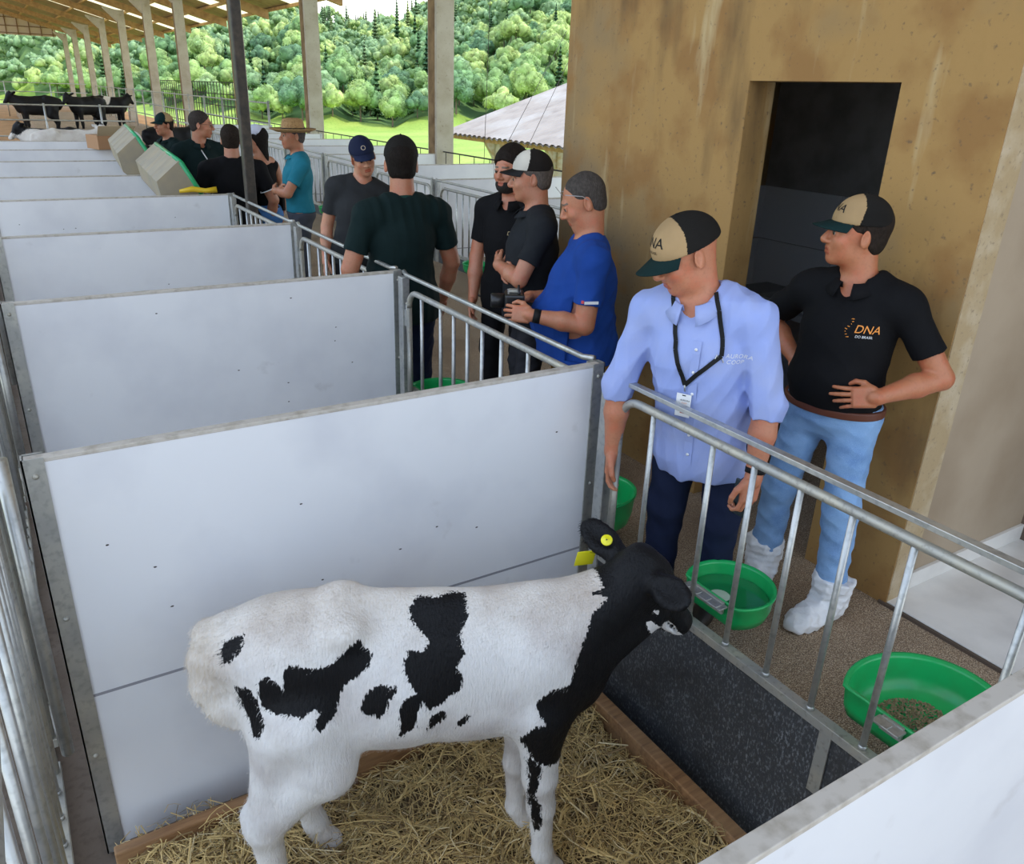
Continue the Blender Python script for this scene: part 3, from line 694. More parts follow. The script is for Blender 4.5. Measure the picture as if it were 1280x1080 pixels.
# ------------------------------------------------------------------ materials of the place
M_ = {}
M_['galv'] = mat('galvanised_steel', (.46, .47, .46), .42, .75, noise=[(7, (.60, .60, .55), .4, .7, 4), (45, (.30, .31, .30), .5, .85, 5)], bump=(60, .08))
M_['galv_dull'] = mat('dull_steel', (.40, .40, .37), .55, .6, noise=[(9, (.52, .49, .40), .4, .7, 4), (60, (.22, .21, .19), .55, .85, 5)], bump=(60, .1))
M_['pvc'] = mat('white_plastic', (.80, .81, .83), .32, noise=[(2.2, (.66, .67, .71), .45, .8, 4), (5, (.55, .54, .54), .68, .85, 6)], bump=(3, .05))
M_['cap_pvc'] = mat('panel_edge', (.55, .51, .45), .55, noise=(30, (.36, .32, .26), .45, .75, 4))
M_['fleck'] = mat('dirt_fleck', (.04, .03, .025), .8)
M_['rubber'] = mat('dark_skirt', (.045, .048, .052), .5, noise=[(140, (.19, .20, .21), .52, .72, 3, (1, 1, .5)), (5, (.03, .03, .03), .5, .8, 3)], bump=(120, .3))
M_['green'] = mat('green_plastic', (.012, .42, .11), .28, noise=(14, (.02, .34, .09), .4, .8, 3))
M_['wood'] = mat('pine_board', (.36, .19, .08), .7, noise=[(6, (.18, .085, .035), .4, .7, 6, (1, 8, 8)), (2, (.42, .26, .13), .4, .7, 2)], bump=(30, .3, 4, (.6, 8, 8)))
M_['plaster'] = mat('ochre_cement_render', (.37, .215, .070), .85, noise=[(.9, (.235, .165, .085), .45, .58, 7), (3.4, (.29, .15, .045), .48, .62, 9), (2.6, (.125, .070, .026), .56, .68, 9, (1, 1, .22)), (6, (.50, .37, .19), .60, .72, 8, (1, 1, .18)), (50, (.14, .09, .05), .62, .80, 4)], bump=(14, .45, 9))
M_['cement_edge'] = mat('pale_cement_edge', (.42, .31, .17), .85, noise=[(9, (.52, .42, .28), .45, .7, 7), (60, (.2, .15, .1), .6, .8, 4)], bump=(25, .5, 8))
M_['painted'] = mat('pale_painted_wall', (.42, .33, .23), .8, noise=(2, (.30, .22, .14), .4, .8, 6), bump=(20, .1))
M_['corridor'] = mat('exposed_aggregate_floor', (.30, .205, .125), .85, noise=[(200, (.62, .49, .34), .50, .60, 2), (240, (.06, .04, .03), .54, .64, 2), (1.3, (.17, .11, .065), .52, .74, 5)], bump=(260, .5, 2))
M_['dirt'] = mat('trodden_floor', (.115, .085, .06), .9, noise=[(2.2, (.17, .135, .105), .4, .7, 6), (30, (.07, .05, .035), .5, .8, 5)], bump=(30, .4))
M_['concrete'] = mat('precast_concrete', (.52, .47, .38), .8, noise=[(2.5, (.40, .34, .25), .42, .7, 6), (28, (.24, .18, .11), .62, .8, 5)], bump=(30, .25, 8))
M_['concrete_brown'] = mat('brown_concrete', (.27, .17, .08), .85, noise=(5, (.14, .08, .035), .4, .7, 6), bump=(30, .3))
M_['roofwood'] = mat('roof_timber', (.50, .30, .12), .7, noise=(5, (.33, .18, .07), .4, .7, 4))
M_['roofsheet'] = mat('roof_sheet', (.32, .25, .15), .7, noise=(4, (.22, .16, .09), .4, .7, 4))
M_['dark'] = mat('dark_paint', (.05, .045, .04), .8)
M_['tile'] = mat('white_floor_tile', (.84, .81, .75), .25, noise=(4, (.62, .59, .54), .4, .8, 5))
M_['grout'] = mat('grout', (.10, .07, .05), .9)
M_['grass'] = mat('meadow_grass', (.28, .42, .06), .9, noise=[(.12, (.42, .52, .10), .4, .65, 5), (3, (.16, .28, .04), .5, .8, 5)], bump=(8, .5))

PX0, PX1 = -.016, 1.9345          # pen width, across the view
PY = [.537 + .0] + [2.447 + 1.975 * k for k in range(9)]
TOP = .986
PENF = -.50                        # bedding level

# ------------------------------------------------------------------ ground, floors
def struct(name, mb, m): return tag(mb.obj(name, m), None, None, kind='structure')
m = MB(); m.box((1.968, -4, -.75), (6.75, 60, -.001)); struct('floor', m, M_['corridor'])
m = MB(); m.box((-9, -4, -.8), (1.90, 30, PENF - .06)); struct('floor_pens', m, M_['dirt'])
m = MB(); m.box((-14, 30, -.8), (9.8, 84, -.02)); struct('floor_barn', m, mat('barn_bedding', (.42, .23, .09), .9, noise=(1.2, (.25, .13, .05), .4, .7, 5)))
m = MB(); m.box((-1.2, -2.5, PENF - .06), (-.22, 22, PENF + .02)); struct('floor_alley', m, M_['dirt'])

# ------------------------------------------------------------------ the rendered building with its doorway
WX, WT = 2.966, .15
m = MB()
Y0, Y1, DY0, DY1, DH, WH = 1.60, 4.20, 2.03, 2.79, 2.075, 5.2
m.box((WX, Y0, 0), (WX + WT, DY0, WH)); m.box((WX, DY1, 0), (WX + WT, Y1, WH)); m.box((WX, DY0, DH), (WX + WT, DY1, WH))
struct('wall_left', m, M_['plaster'])
m = MB(); m.box((WX + WT, Y1 - .15, 0), (6.0, Y1, WH)); struct('wall_back', m, M_['plaster'])
m = MB(); m.box((WX + WT, Y0 + .025, 0), (6.0, Y0 + .16, WH)); struct('wall_front', m, M_['painted'])
m = MB(); m.box((WX + .004, Y0 - .004, 0), (WX + WT, Y0 + .001, WH)); m.obj('trim_1', M_['cement_edge'])['kind'] = 'structure'
m = MB(); m.box((WX + .001, DY1 - .004, 0), (WX + WT + .02, DY1 + .0, DH)); m.obj('trim_2', M_['plaster'])['kind'] = 'structure'
m = MB(); m.box((6.0, -1.5, 0), (6.15, Y1, WH)); struct('wall_right', m, M_['painted'])
m = MB(); m.box((4.06, -.2, 0), (4.2, Y0 + .03, WH)); struct('wall_side', m, mat('shade_brown_side_wall', (.17, .12, .085), .8, noise=(4, (.1, .07, .05), .4, .7, 5)))  # shade at the right end of the bay is put into this dark brown
# tiled floor of the open bay, with a proud kerb and skirting
m = MB(); m.box((WX - .01, -2.0, -.002), (4.55, Y0 + .03, .012)); m.obj('floor_tiles_bed', M_['grout'])['kind'] = 'structure'
m = MB()
for i in range(3):
    for j in range(6):
        x0 = WX + .006 + i * .62; y1 = Y0 + .02 - j * .62; m.box((x0, y1 - .614, .010), (min(x0 + .614, 4.55), y1, .018), .002)
m.obj('floor_tiles', M_['tile'])['kind'] = 'structure'
m = MB(); m.box((WX + WT + .0, Y0 + .008, .018), (4.55, Y0 + .026, .10), .003); m.obj('baseboard_front', M_['tile'])['kind'] = 'structure'
# the dark room behind the doorway: half-tiled walls
m = MB()
for z in range(4):
    for y in range(3): m.box((4.60, 1.80 + y * .80, .02 + z * .36), (4.612, 2.594 + y * .80, .374 + z * .36), .002)
    for x in range(2): m.box((3.13 + x * .74, 4.036, .02 + z * .36), (3.864 + x * .74, 4.05, .374 + z * .36), .002)
m.obj('wall_tiles_inside', mat('grey_wall_tile', (.55, .56, .58), .3))['kind'] = 'structure'
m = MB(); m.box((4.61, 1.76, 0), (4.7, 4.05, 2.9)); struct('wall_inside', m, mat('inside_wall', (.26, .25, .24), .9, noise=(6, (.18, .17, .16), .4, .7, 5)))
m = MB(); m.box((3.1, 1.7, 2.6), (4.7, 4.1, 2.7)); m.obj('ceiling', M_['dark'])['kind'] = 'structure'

# shelf table with a dark drum and trays inside the room
m = empty('work_table', (4.25, 3.05, 0), 0, 'dark low table inside the room behind the doorway, with trays on it', 'table')
q = MB(); q.box((-.3, -.8, .78), (.3, .8, .82), .005); q.obj('table_top', mat('grey_top', (.20, .20, .20), .5), m)
for sx in (-1, 1):
    for sy in (-1, 1): q = MB(); q.box((sx * .27 - .02, sy * .75 - .02, 0), (sx * .27 + .02, sy * .75 + .02, .78)); q.obj('leg', M_['dark'], m)
for (x, y, z, sx, sy, lab) in ((4.15, 3.30, .82, .14, .22, 'flat grey tray at the far end of the dark table'), (4.18, 2.85, .82, .12, .18, 'flat grey tray in the middle of the dark table'),):
    q = MB(); q.box((x - sx, y - sy, z), (x + sx, y + sy, z + .03), .008); q.box((x - sx * .8, y - sy * .85, z + .03), (x + sx * .8, y + sy * .85, z + .034)); tag(q.obj('tray', mat('tray_grey', (.30, .30, .29), .5)), lab, 'tray')
q = MB(); q.lathe([(.001, 0), (.17, 0), (.18, .03), (.18, .30), (.19, .32), (.19, .40), (.17, .46), (.10, .50), (.001, .51)], 24, (4.2, 2.42, .82)); 
dr = q.obj('drum', mat('drum_black', (.012, .013, .016), .35)); tag(dr, 'black round machine drum on the table inside the doorway', 'drum')
q = MB(); q.box((4.05, 2.35, 1.12), (4.10, 2.50, 1.2), .01); q.obj('control_box', M_['tile'], dr)

# ------------------------------------------------------------------ white pens
def angle_post(x, y, parent, side, z0=PENF - .04):
    m = MB(); m.box((min(x, x + side * .058), y - .024, z0), (max(x, x + side * .058), y - .019, TOP + .004)); m.box((x + side * .055 - .0025, y - .024, z0), (x + side * .055 + .0025, y + .026, TOP + .004))
    m.box((min(x, x + side * .058), y + .021, z0), (max(x, x + side * .058), y + .026, TOP + .004))
    p = m.obj('post', M_['galv'], parent)
    for z in (TOP - .05, .45, -.1):
        b = MB(); b.lathe([(.0001, .007), (.006, .006), (.0085, .002), (.0095, 0)], 12); b.v = [(x + side * .028 + v[0], y - .024 - v[2], z + v[1]) for v in b.v]; b.obj('bolt', M_['galv_dull'], p)
    return p
def partition(x0, x1, y, label, group, posts=(1, 1), seam=.135, z0=PENF - .02, flecks=8, seed=1):
    t = empty('pen_partition', (0, 0, 0), 0, label, 'partition', group)
    m = MB()
    m.box((x0 - .03, y - .017, seam + .002), (x1 + .03, y + .017, TOP - .012)); m.box((x0 - .03, y - .017, z0), (x1 + .03, y + .017, seam - .002)); pn_ = m.obj('panel', M_['pvc'], t); m = MB(); m.box((x0 - .03, y - .0185, seam - .005), (x1 + .03, y + .0185, seam + .005)); m.obj('joint', mat('joint_grey', (.30, .30, .33), .6), pn_)
    m = MB(); m.box((x0 - .05, y - .0185, TOP - .012), (x1 + .04, y + .0185, TOP + .001), .002); m.obj('top_edge', M_['cap_pvc'], t)
    if posts[0]: angle_post(x0, y, t, -1)
    if posts[1]: angle_post(x1, y, t, 1)
    if flecks:
        rg = random.Random(seed); m = MB()
        for i in range(flecks):
            m.lathe([(.0001, .002), (.004, .001), (.006, 0)], 7, (rg.uniform(x0, x1), 0, 0), 1, .5)
            n = 21; cx, cz = rg.uniform(x0 + .1, x1 - .1), rg.uniform(.0, .9)
            m.v[-n:] = [(cx + (v[0] - m.v[-1][0]) * rg.uniform(.7, 1.2), y - .0175 - v[2], cz + v[1] * 1.0) for v in m.v[-n:]]
        m.obj('dirt_flecks', M_['fleck'], t)['kind'] = 'stuff'
    return t
names = ['closest, with the calf in front of it', 'second in the row behind the calf', 'third in the row, behind the second', 'fourth in the row, left of the man in the dark green polo', 'fifth in the row, under the leaning troughs', 'sixth in the row, beside the folded troughs', 'seventh in the row towards the cows', 'last and farthest, just below the lying cows']
g = 'white panels between the calf pens'
partition(PX0, PX1 + .7 - .7, PY[0] - .018, 'white panel cut off by the lower right corner, closest to the viewer', g, flecks=10, seed=40)
for k in range(8): partition(PX0, PX1, PY[k + 1] + .018, 'white pen panel ' + names[k], g, flecks=9 if k < 4 else 0, seed=k)

def gate(x, ya, yb, label, group, n=(.11, .30, .455, .61, .765, .92), zt=.905, zb=.18, sgn=1, flat_bottom=True, skirt=True, z_skirt=-.58, cat='gate', hinge=True):
    """barred gate in the plane x, between ya (far) and yb (near)"""
    t = empty('pen_gate', (0, 0, 0), 0, label, cat, group)
    L_ = ya - yb; R = .10; yA = ya - .145; yB = yb + .05
    pts = [(x, yA, zb)] + [(x, yA, zt - R)] + [tuple(p) for p in arc((x, yA - R, zt - R), R, 0, PI / 2, 7)] + [tuple(p) for p in arc((x, yB + R, zt - R), R, PI / 2, PI, 7)] + [(x, yB, zb)]
    m = MB(); m.tube(pts, .0165, 12); m.obj('frame', M_['galv_dull'], t)
    span = yA - yB
    for f in n:
        y = yA - f * span; m = MB(); m.tube([(x, y, zb), (x, y, zt - .012)], .0105, 10); m.tube([(x, y, zb), (x, y, zb + .012)], .0135, 10); m.obj('bar', M_['galv'], t)
    m = MB(); m.box((x - .02, yb + .03, zb - .035), (x + .02, ya - .10, zb - .001), .002); m.obj('bottom_rail', M_['galv_dull'], t)
    if hinge:
        m = MB(); m.box((x - .01, ya - .13, zt - .22), (x + .01, ya - .095, zt - .12), .002); m.tube([(x, ya - .115, zt - .25), (x, ya - .115, zt - .09)], .008, 8); h_ = m.obj('hinge', M_['galv'], t)
        m = MB(); m.lathe([(.0001, .01), (.009, .008), (.01, 0)], 8, (x, ya - .115, zt - .085)); m.obj('bolt', M_['galv_dull'], h_)
    if skirt:
        m = MB(); m.box((x - .008, yb + .01, z_skirt), (x + .008, ya - .098, zb - .03)); m.obj('skirt', M_['rubber'], t)
        y = yB + .30 * span
        m = MB(); m.box((x - sgn * .014 - .003, y - .022, max(z_skirt, -.42) + .32), (x - sgn * .014 + .003, y + .022, zb - .02)); m.obj('strap', M_['galv_dull'], t)
    return t
def rail_post(x, y, label, group, z0=0.0, tz=TOP - .012):
    m = MB(); m.box((x - .024, y - .03, z0), (x + .024, y + .03, tz), .004); return tag(m.obj('gate_post', M_['galv']), label, 'post', group)
def top_rail(x, ya, yb, label, group, flat=False):
    m = MB()
    if flat: m.box((x - .016, yb, .955), (x + .016, ya, .973), .002)
    else: m.tube([(x + .01, ya, .995), (x, ya - .06, .985), (x, yb + .06, .985), (x + .01, yb, .995)], .0125, 10)
    return tag(m.obj('top_rail', M_['galv']), label, 'rail', group)
GX = 1.955
gl = ['calf gate with green bowls hanging on it, nearest to the viewer', 'barred gate between the first two white panels, in front of the dark green polo', 'barred gate in front of the woman and the man in the black polo', 'far barred gate hidden behind the pen corner', 'farthest barred gate of the left row']
for k in range(4):
    ya = (PY[1] if k == 0 else PY[1] + 1.975 * k) - .03 + (0 if k == 0 else .0); yb = (PY[0] + .05 if k == 0 else PY[1] + 1.975 * (k - 1) + .05)
    gate(GX, ya, yb, gl[k], 'barred gates of the left row', n=(.115, .305, .42, .535, .65, .77, .955 - .0) if k == 0 else (.10, .24, .33, .42, .51, .62, .76, .9))
    rail_post(GX + .004, ya - .065, ['square steel post at the corner of the nearest gate', 'square steel post beside the second white panel', 'square steel post beside the third white panel', 'square steel post beside the fourth white panel'][k], 'gate posts of the left row', PENF - .04)
    top_rail(GX + .012, ya - .03, yb + (.0 if k else -.05), ['flat steel top rail in front of the man in the pale blue shirt', 'round steel top rail in front of the man in the royal blue T-shirt', 'round steel top rail in front of the man in the teal shirt', 'far round steel top rail by the dark pole'][k], 'top rails of the left row', flat=(k == 0))
# rear gates on the alley side
for k in range(3):
    ya = (PY[1] if k == 0 else PY[1] + 1.975 * k) - .03; yb = PY[0] if k == 0 else PY[1] + 1.975 * (k - 1) + .05
    m = MB(); m.tube([(-.118, ya - .01, -.02), (-.118, ya - .01, 1.02)], .019, 12); tag(m.obj('round_post', M_['galv']), ['round galvanised tube beside the corner post of the nearest white panel', 'round galvanised tube beside the left post of the second panel', 'round galvanised tube farthest away on the left edge'][k], 'post', 'round tubes along the left alley')
    gate(-.165, ya + .10, yb, ['rear barred gate at the left edge, nearest to the viewer', 'rear barred gate at the left edge behind the second panel', 'rear barred gate at the left edge, farthest'][k], 'rear gates along the left alley', n=(.055, .115, .175, .24, .32, .42, .54, .66, .78, .90), zt=1.0, zb=-.05, sgn=-1, skirt=False, hinge=False)

# boards that hold the bedding
def board(lo, hi, label, rz=0, c=None):
    m = MB(); m.box(lo, hi, .006); o = tag(m.obj('board', M_['wood']), label, 'board', 'boards around the straw')
    return o
board((-.05, 2.27, PENF - .05), (1.86, 2.31, PENF + .12), 'brown wooden board on edge along the foot of the white panel behind the calf')
board((1.80, .60, PENF - .05), (1.86, 2.27, PENF + .11), 'brown wooden board on edge along the dark skirt below the gate')

# ------------------------------------------------------------------ green bowls
def bowl(x, y, z, r, dep, label, kind, sgn=1, ry=1.0, group='green feed and water bowls'):
    """D-shaped bowl hung on a gate at its flat side; sgn=+1: it stands out towards +x"""
    t = empty('bowl', (x, y, z), 0, label, 'bowl', group)
    n = 48
    def outline(s):
        P = []
        for i in range(n):
            A = 2 * PI * i / n; cx, cy = math.cos(A) * s, math.sin(A) * s * ry
            if cx * sgn < -.62 * s / 1.0: cx = -.62 * s * sgn
            P.append((cx, cy))
        return P
    prof = [(1.0, 0), (1.03, .004), (1.035, -.008), (1.0, -.014), (.97, -dep * .55), (.90, -dep * .86), (.70, -dep), (.0, -dep), (.0, -dep + .006), (.68, -dep + .008), (.86, -dep * .82), (.925, -dep * .5), (.955, -.01), (.965, .0), (1.0, 0)]
    V = []; F = []
    for (s, zz) in prof:
        for (a, b) in outline(r * max(s, .001)): V.append((a, b, zz))
    for i in range(len(prof) - 1):
        for j in range(n): F.append((i * n + j, i * n + (j + 1) % n, (i + 1) * n + (j + 1) % n, (i + 1) * n + j))
    m = MB(); m.add(V, F, True); m.obj('shell', M_['green'], t)
    if kind == 'water':
        P = outline(r * .90); m = MB(); m.add([(a, b, -dep * .42) for a, b in P], [tuple(range(n))]); m.obj('water', mat('bowl_water', (.012, .20, .06), .03, spec=.8), t)
        m = MB(); m.lathe([(.0001, .0), (.035, 0), (.045, -.004)], 20, (-.2 * r * sgn, .1 * r, -dep * .40)); m.obj('drain_disc', mat('disc_pale', (.45, .55, .42), .4), t)
    if kind == 'feed':
        rg = np.random.RandomState(5); V = []; F = []
        for i in range(1500):
            a = rg.uniform(0, 2 * PI); q = math.sqrt(rg.uniform(0, 1)); px_, py_ = .02 + q * .55 * r * math.cos(a), +.03 + q * .46 * r * math.sin(a)
            z_ = -dep + .008 + rg.uniform(0, .022) * (1 - q) + .004; d = rg.normal(size=3); d[2] *= .4; d /= np.linalg.norm(d); s_ = rg.uniform(.003, .0055); e = np.cross(d, (0.1, .2, 1)); e /= np.linalg.norm(e); u = np.cross(d, e)
            b0 = len(V)
            for sg in (-1, 1):
                for (p_, q_) in ((1, 0), (-.5, .87), (-.5, -.87)): V.append(np.array((px_, py_, z_)) + d * s_ * sg + (e * p_ + u * q_) * .0022)
            F += [(b0, b0 + 1, b0 + 2), (b0 + 3, b0 + 5, b0 + 4), (b0, b0 + 3, b0 + 4, b0 + 1), (b0 + 1, b0 + 4, b0 + 5, b0 + 2), (b0 + 2, b0 + 5, b0 + 3, b0)]
        mesh_obj('feed_pellets', V, F, mat('pellets', (.30, .22, .12), .8), t)['kind'] = 'stuff'
    # bracket between gate and bowl
    wb = .6 if kind != 'feed' else .18
    m = MB(); m.box((-sgn * (.62 * r + .034) - .022, -wb * r, -.012), (-sgn * (.62 * r + .034) + .022, wb * r, -.004), .002)
    for yy in ((-.45, -.15, .15, .45) if kind != 'feed' else (0,)): m.box((-sgn * (.62 * r + .045) - .016, yy * r - .01, -.004), (-sgn * (.62 * r + .045) + .016, yy * r + .01, .0005), .002)
    b = m.obj('bracket', M_['galv'], t)
    m = MB(); m.box((-sgn * (.62 * r + .012) - .006, -wb * .8 * r, -.05), (-sgn * (.62 * r + .012) + .006, wb * .8 * r, .0), .002); m.obj('hanger', M_['galv_dull'], t)
    return t
bowl(2.125, 1.745, .29, .165, .12, 'round green water bowl hanging on the nearest gate beside the calf head', 'water')
bowl(2.20, .98, .275, .255, .135, 'large green feed bowl with brown pellets at the lower right', 'feed', ry=.9)
bowl(2.17, 2.66, .27, .20, .17, 'green feed bowl behind the gate corner, left of the man in the pale blue shirt', 'empty', ry=.9)
bowl(2.16, 4.25, .27, .20, .17, 'green bowl seen through the second gate, behind the top of the nearest panel', 'empty', ry=.9)

# ------------------------------------------------------------------ opposite row of pens, across the corridor
OX = 4.62; OB = 6.60
OPY = [9.2 + 1.975 * k for k in range(-2, 8)]
ol = ['behind the man in the royal blue T-shirt', 'behind the bearded man', 'left of the bearded man', 'right of the young man in the navy cap', 'behind the young man in the navy cap', 'right of the man in the teal shirt', 'behind the man in the teal shirt', 'left of the man in the teal shirt', 'far down the opposite row', 'farthest of the opposite row']
for i, y in enumerate(OPY):
    partition(OX, OB, y, 'bluish white panel of the opposite pens, ' + ol[i], 'white panels of the opposite pens', z0=0, flecks=0)
    rail_post(OX - .01, y - .07, 'steel post of the opposite pens ' + ol[i], 'gate posts of the opposite pens')
    if i:
        ya, yb = y - .03, OPY[i - 1] + .05
        gate(OX - .02, ya, yb, 'barred gate of the opposite pens ' + ol[i], 'barred gates of the opposite pens', n=(.10, .24, .33, .42, .51, .62, .76, .9), sgn=-1, z_skirt=.0)
        top_rail(OX - .03, ya - .02, yb, 'round top rail of the opposite pens ' + ol[i], 'top rails of the opposite pens')
for (y, z, lab) in ((7.78, .24, 'green water bowl on the opposite gate, left of the bearded man'), (11.6, .24, 'small green bowl on the far gate beside the young man in the navy cap'), (12.5, .26, 'green bowl far behind, right of the man in the teal shirt')):
    bowl(OX - .20, y, z, .165, .11, lab, 'empty', sgn=-1)
m = MB(); m.tube([(4.42, 7.78, .12), (4.40, 7.75, .02), (4.30, 7.6, .03), (4.1, 7.35, .03), (4.15, 6.9, .03), (4.4, 6.85, .06), (4.55, 7.0, .1)], .012, 8)
tag(m.obj('water_hose', mat('black_rubber', (.012, .012, .012), .5)), 'black rubber hose looping below the green bowl of the opposite pens', 'hose')
# back fence of the opposite pens
m = empty('back_rail', (0, 0, 0), 0, 'thin dark rail fence behind the opposite pens below the green field', 'fence')
q = MB(); q.tube([(6.72, 5, 1.02), (6.72, 26, 1.02)], .012, 6); q.obj('rail', M_['dark'], m)
for i in range(40): q = MB(); q.tube([(6.72, 6 + i * .5, .1), (6.72, 6 + i * .5, 1.02)], .007, 5); q.obj('bar', M_['dark'], m)
# ------------------------------------------------------------------ pillars and roof
PXW = 6.75
RZ = lambda x: 5.42 - .27 * (x - 6.75)
PYS = [13.25, 19.8, 26.25, 34.0, 40.4, 47.7, 55.0, 62.8, 70.3, 77.5]
pn = ['thickest concrete pillar, nearest, left of the pale barn roof', 'concrete pillar behind the man in the straw hat', 'concrete pillar just behind the dark steel pole', 'concrete pillar left of the dark steel pole', 'fifth concrete pillar from the right, above the man with glasses', 'sixth concrete pillar from the right, under the roof edge', 'seventh concrete pillar from the right, under the roof', 'eighth concrete pillar from the right, small in the distance', 'ninth concrete pillar from the right, small in the distance', 'farthest concrete pillar, beside the slatted gable']
for i, y in enumerate(PYS):
    t = empty('pillar', (PXW, y, 0), 0, pn[i], 'pillar', 'concrete pillars along the open side')
    m = MB(); m.box((-.165, -.165, -1.0), (.165, .165, RZ(PXW) - .34), .012); m.obj('shaft', M_['concrete'], t)
    m = MB(); m.box((-.172, -.10, -.9), (-.164, .13, RZ(PXW) - .5), .003); m.obj('brown_side', M_['concrete_brown'], t)  # darker brown plate down the inner side of every shaft
    m = MB(); m.prism([(-.165, 4.55), (-.165, RZ(PXW) - .34), (-.75, RZ(PXW - .6) - .38), (-.75, RZ(PXW - .6) - .46)], -.13, .13, 1); m.obj('bracket', M_['concrete'], t)
m = MB()
def slab(x0, x1, y0, y1, dz, th, mb): mb.add([(x0, y0, RZ(x0) + dz), (x1, y0, RZ(x1) + dz), (x1, y1, RZ(x1) + dz), (x0, y1, RZ(x0) + dz), (x0, y0, RZ(x0) + dz + th), (x1, y0, RZ(x1) + dz + th), (x1, y1, RZ(x1) + dz + th), (x0, y1, RZ(x0) + dz + th)],
    [(3, 2, 1, 0), (4, 5, 6, 7), (0, 1, 5, 4), (1, 2, 6, 5), (2, 3, 7, 6), (3, 0, 4, 7)])
RX0, RX1, RY0, RY1 = -1.6, 10.3, -3.6, 80.5
lit = [(30 + 7.1 * i, 31.6 + 7.1 * i) for i in range(7)]
ys = RY0
for a, b in lit + [(RY1, RY1)]:
    slab(RX0, RX1, ys, a, .14, .04, m); ys = b
m.obj('ceiling_roof_sheets', M_['roofsheet'])['kind'] = 'structure'
tr = bpy.data.materials.new('translucent_sheet'); tr.use_nodes = True; n_ = tr.node_tree.nodes; n_.clear(); o_ = n_.new('ShaderNodeOutputMaterial'); t_ = n_.new('ShaderNodeBsdfTranslucent'); t_.inputs['Color'].default_value = (.85, .80, .62, 1); tr.node_tree.links.new(t_.outputs[0], o_.inputs[0])
m = MB()
for a, b in lit:
    slab(RX0, RX1, a, b, .14, .01, m)
m.obj('ceiling_skylights', tr)['kind'] = 'structure'
for i, y in enumerate(PYS[2:]):
    m = MB(); slab(RX0, RX1 - .3, y - .09, y + .09, -.28, .30, m); tag(m.obj('rafter', M_['roofwood']), 'timber rafter under the barn roof, on top of the line of pillars', 'rafter', 'rafters under the barn roof')
for i, x in enumerate([-1.4, .4, 2.2, 4.0, 5.8, 7.6, 9.0, 10.1]):
    m = MB(); m.box((x - .05, RY0, RZ(x) + .02), (x + .05, RY1, RZ(x) + .12)); tag(m.obj('purlin', M_['roofwood']), 'long timber purlin running lengthwise under the barn roof', 'purlin', 'purlins under the barn roof')
t = empty('gable_screen', (0, 80.2, 0), 0, 'beige slatted gable screen at the far left end of the barn', 'screen')
m = MB(); m.add([(-14, 0, 4.9), (6.4, 0, 4.9), (6.4, 0, 5.5), (-14, 0, 11.0), (-14, .05, 4.9), (6.4, .05, 4.9), (6.4, .05, 5.5), (-14, .05, 11.0)], [(0, 1, 2, 3), (7, 6, 5, 4), (0, 4, 5, 1), (1, 5, 6, 2), (2, 6, 7, 3), (3, 7, 4, 0)]); m.obj('net', mat('gable_net', (.62, .50, .36), .9), t)
m = MB()
for i in range(26): x = 6.2 - i * .8; m.box((x - .03, -.06, 4.9), (x + .03, -.01, 5.45 + (6.4 - x) * .27))
for z in (5.0, 5.5, 6.1): m.box((-14, -.07, z), (6.4 - max(0, (z - 5.5) / .27), -.02, z + .06))
m.obj('battens', mat('brown_batten', (.22, .12, .05), .8), t)
m = MB(); m.box((1.955, 7.72, 0), (2.045, 7.81, RZ(2.0) - .0), .01)
tag(m.obj('steel_pole', mat('dark_steel_pole', (.035, .030, .025), .5, noise=(20, (.09, .07, .05), .4, .8, 4))), 'dark thin steel pole standing behind the man in the black polo with white trim', 'pole')

# ------------------------------------------------------------------ terrain outside and the wooded hill
def base_r(az): return 122 + 85 * max(0, min(1, (18 - az) / 16)) ** 1.2
def crest_el(az):
    xs = [-12, 0, 6, 13, 18, 19.5, 21, 22.5, 24, 26, 29, 34, 50]; ys_ = [7, 6, 5.5, 5.2, 4.6, 3.4, 2.9, 2.7, 3.4, 4.6, 7, 9, 9]
    return float(np.interp(az, xs, ys_))
CR = 400.0
def ter(az, r):
    b = base_r(az); hc = CR * math.tan(math.radians(crest_el(az))) + CAM_H; s = max(0.0, min(1.0, (r - b) / (CR - b)))
    z = -3.1 + (hc + 3.1) * (s ** .92)
    near = max(0, min(1, (r - 9) / 14)); z0 = -1.0 - 2.1 * near + .35 * math.sin(az * .35 + r * .03) * near
    z += (z0 + 3.1) * (1 if s == 0 else math.exp(-s * 30))
    if r > CR: z += (r - CR) * .05
    z += (1 - math.exp(-s * 8)) * (3.5 * math.sin(az * .9 + r * .02) + 2.0 * math.sin(az * 2.3 - r * .05))
    return z
azs = np.arange(-60, 62, 1.0); rs = np.concatenate([np.linspace(2.5, 24, 10), np.linspace(30, 120, 14), np.linspace(128, 460, 60), [560, 700]])
V = [(r * math.sin(math.radians(a)), r * math.cos(math.radians(a)), ter(a, r)) for a in azs for r in rs]; nr = len(rs)
F = [(i * nr + j, (i + 1) * nr + j, (i + 1) * nr + j + 1, i * nr + j + 1) for i in range(len(azs) - 1) for j in range(nr - 1)]
hill = [f for f in F if math.hypot(V[f[2]][0], V[f[2]][1]) > base_r(math.degrees(math.atan2(V[f[0]][0], V[f[0]][1]))) + 6]; hs0 = set(hill)
m = MB(); m.add(V, [f for f in F if f not in hs0], True); m.obj('floor_meadow', M_['grass'])['kind'] = 'structure'
m = MB(); m.add(V, hill, True); m.obj('floor_hillside', mat('undergrowth', (.07, .15, .035), .95, noise=[(.2, (.14, .24, .06), .4, .7, 6)], bump=(2, .8)))['kind'] = 'structure'

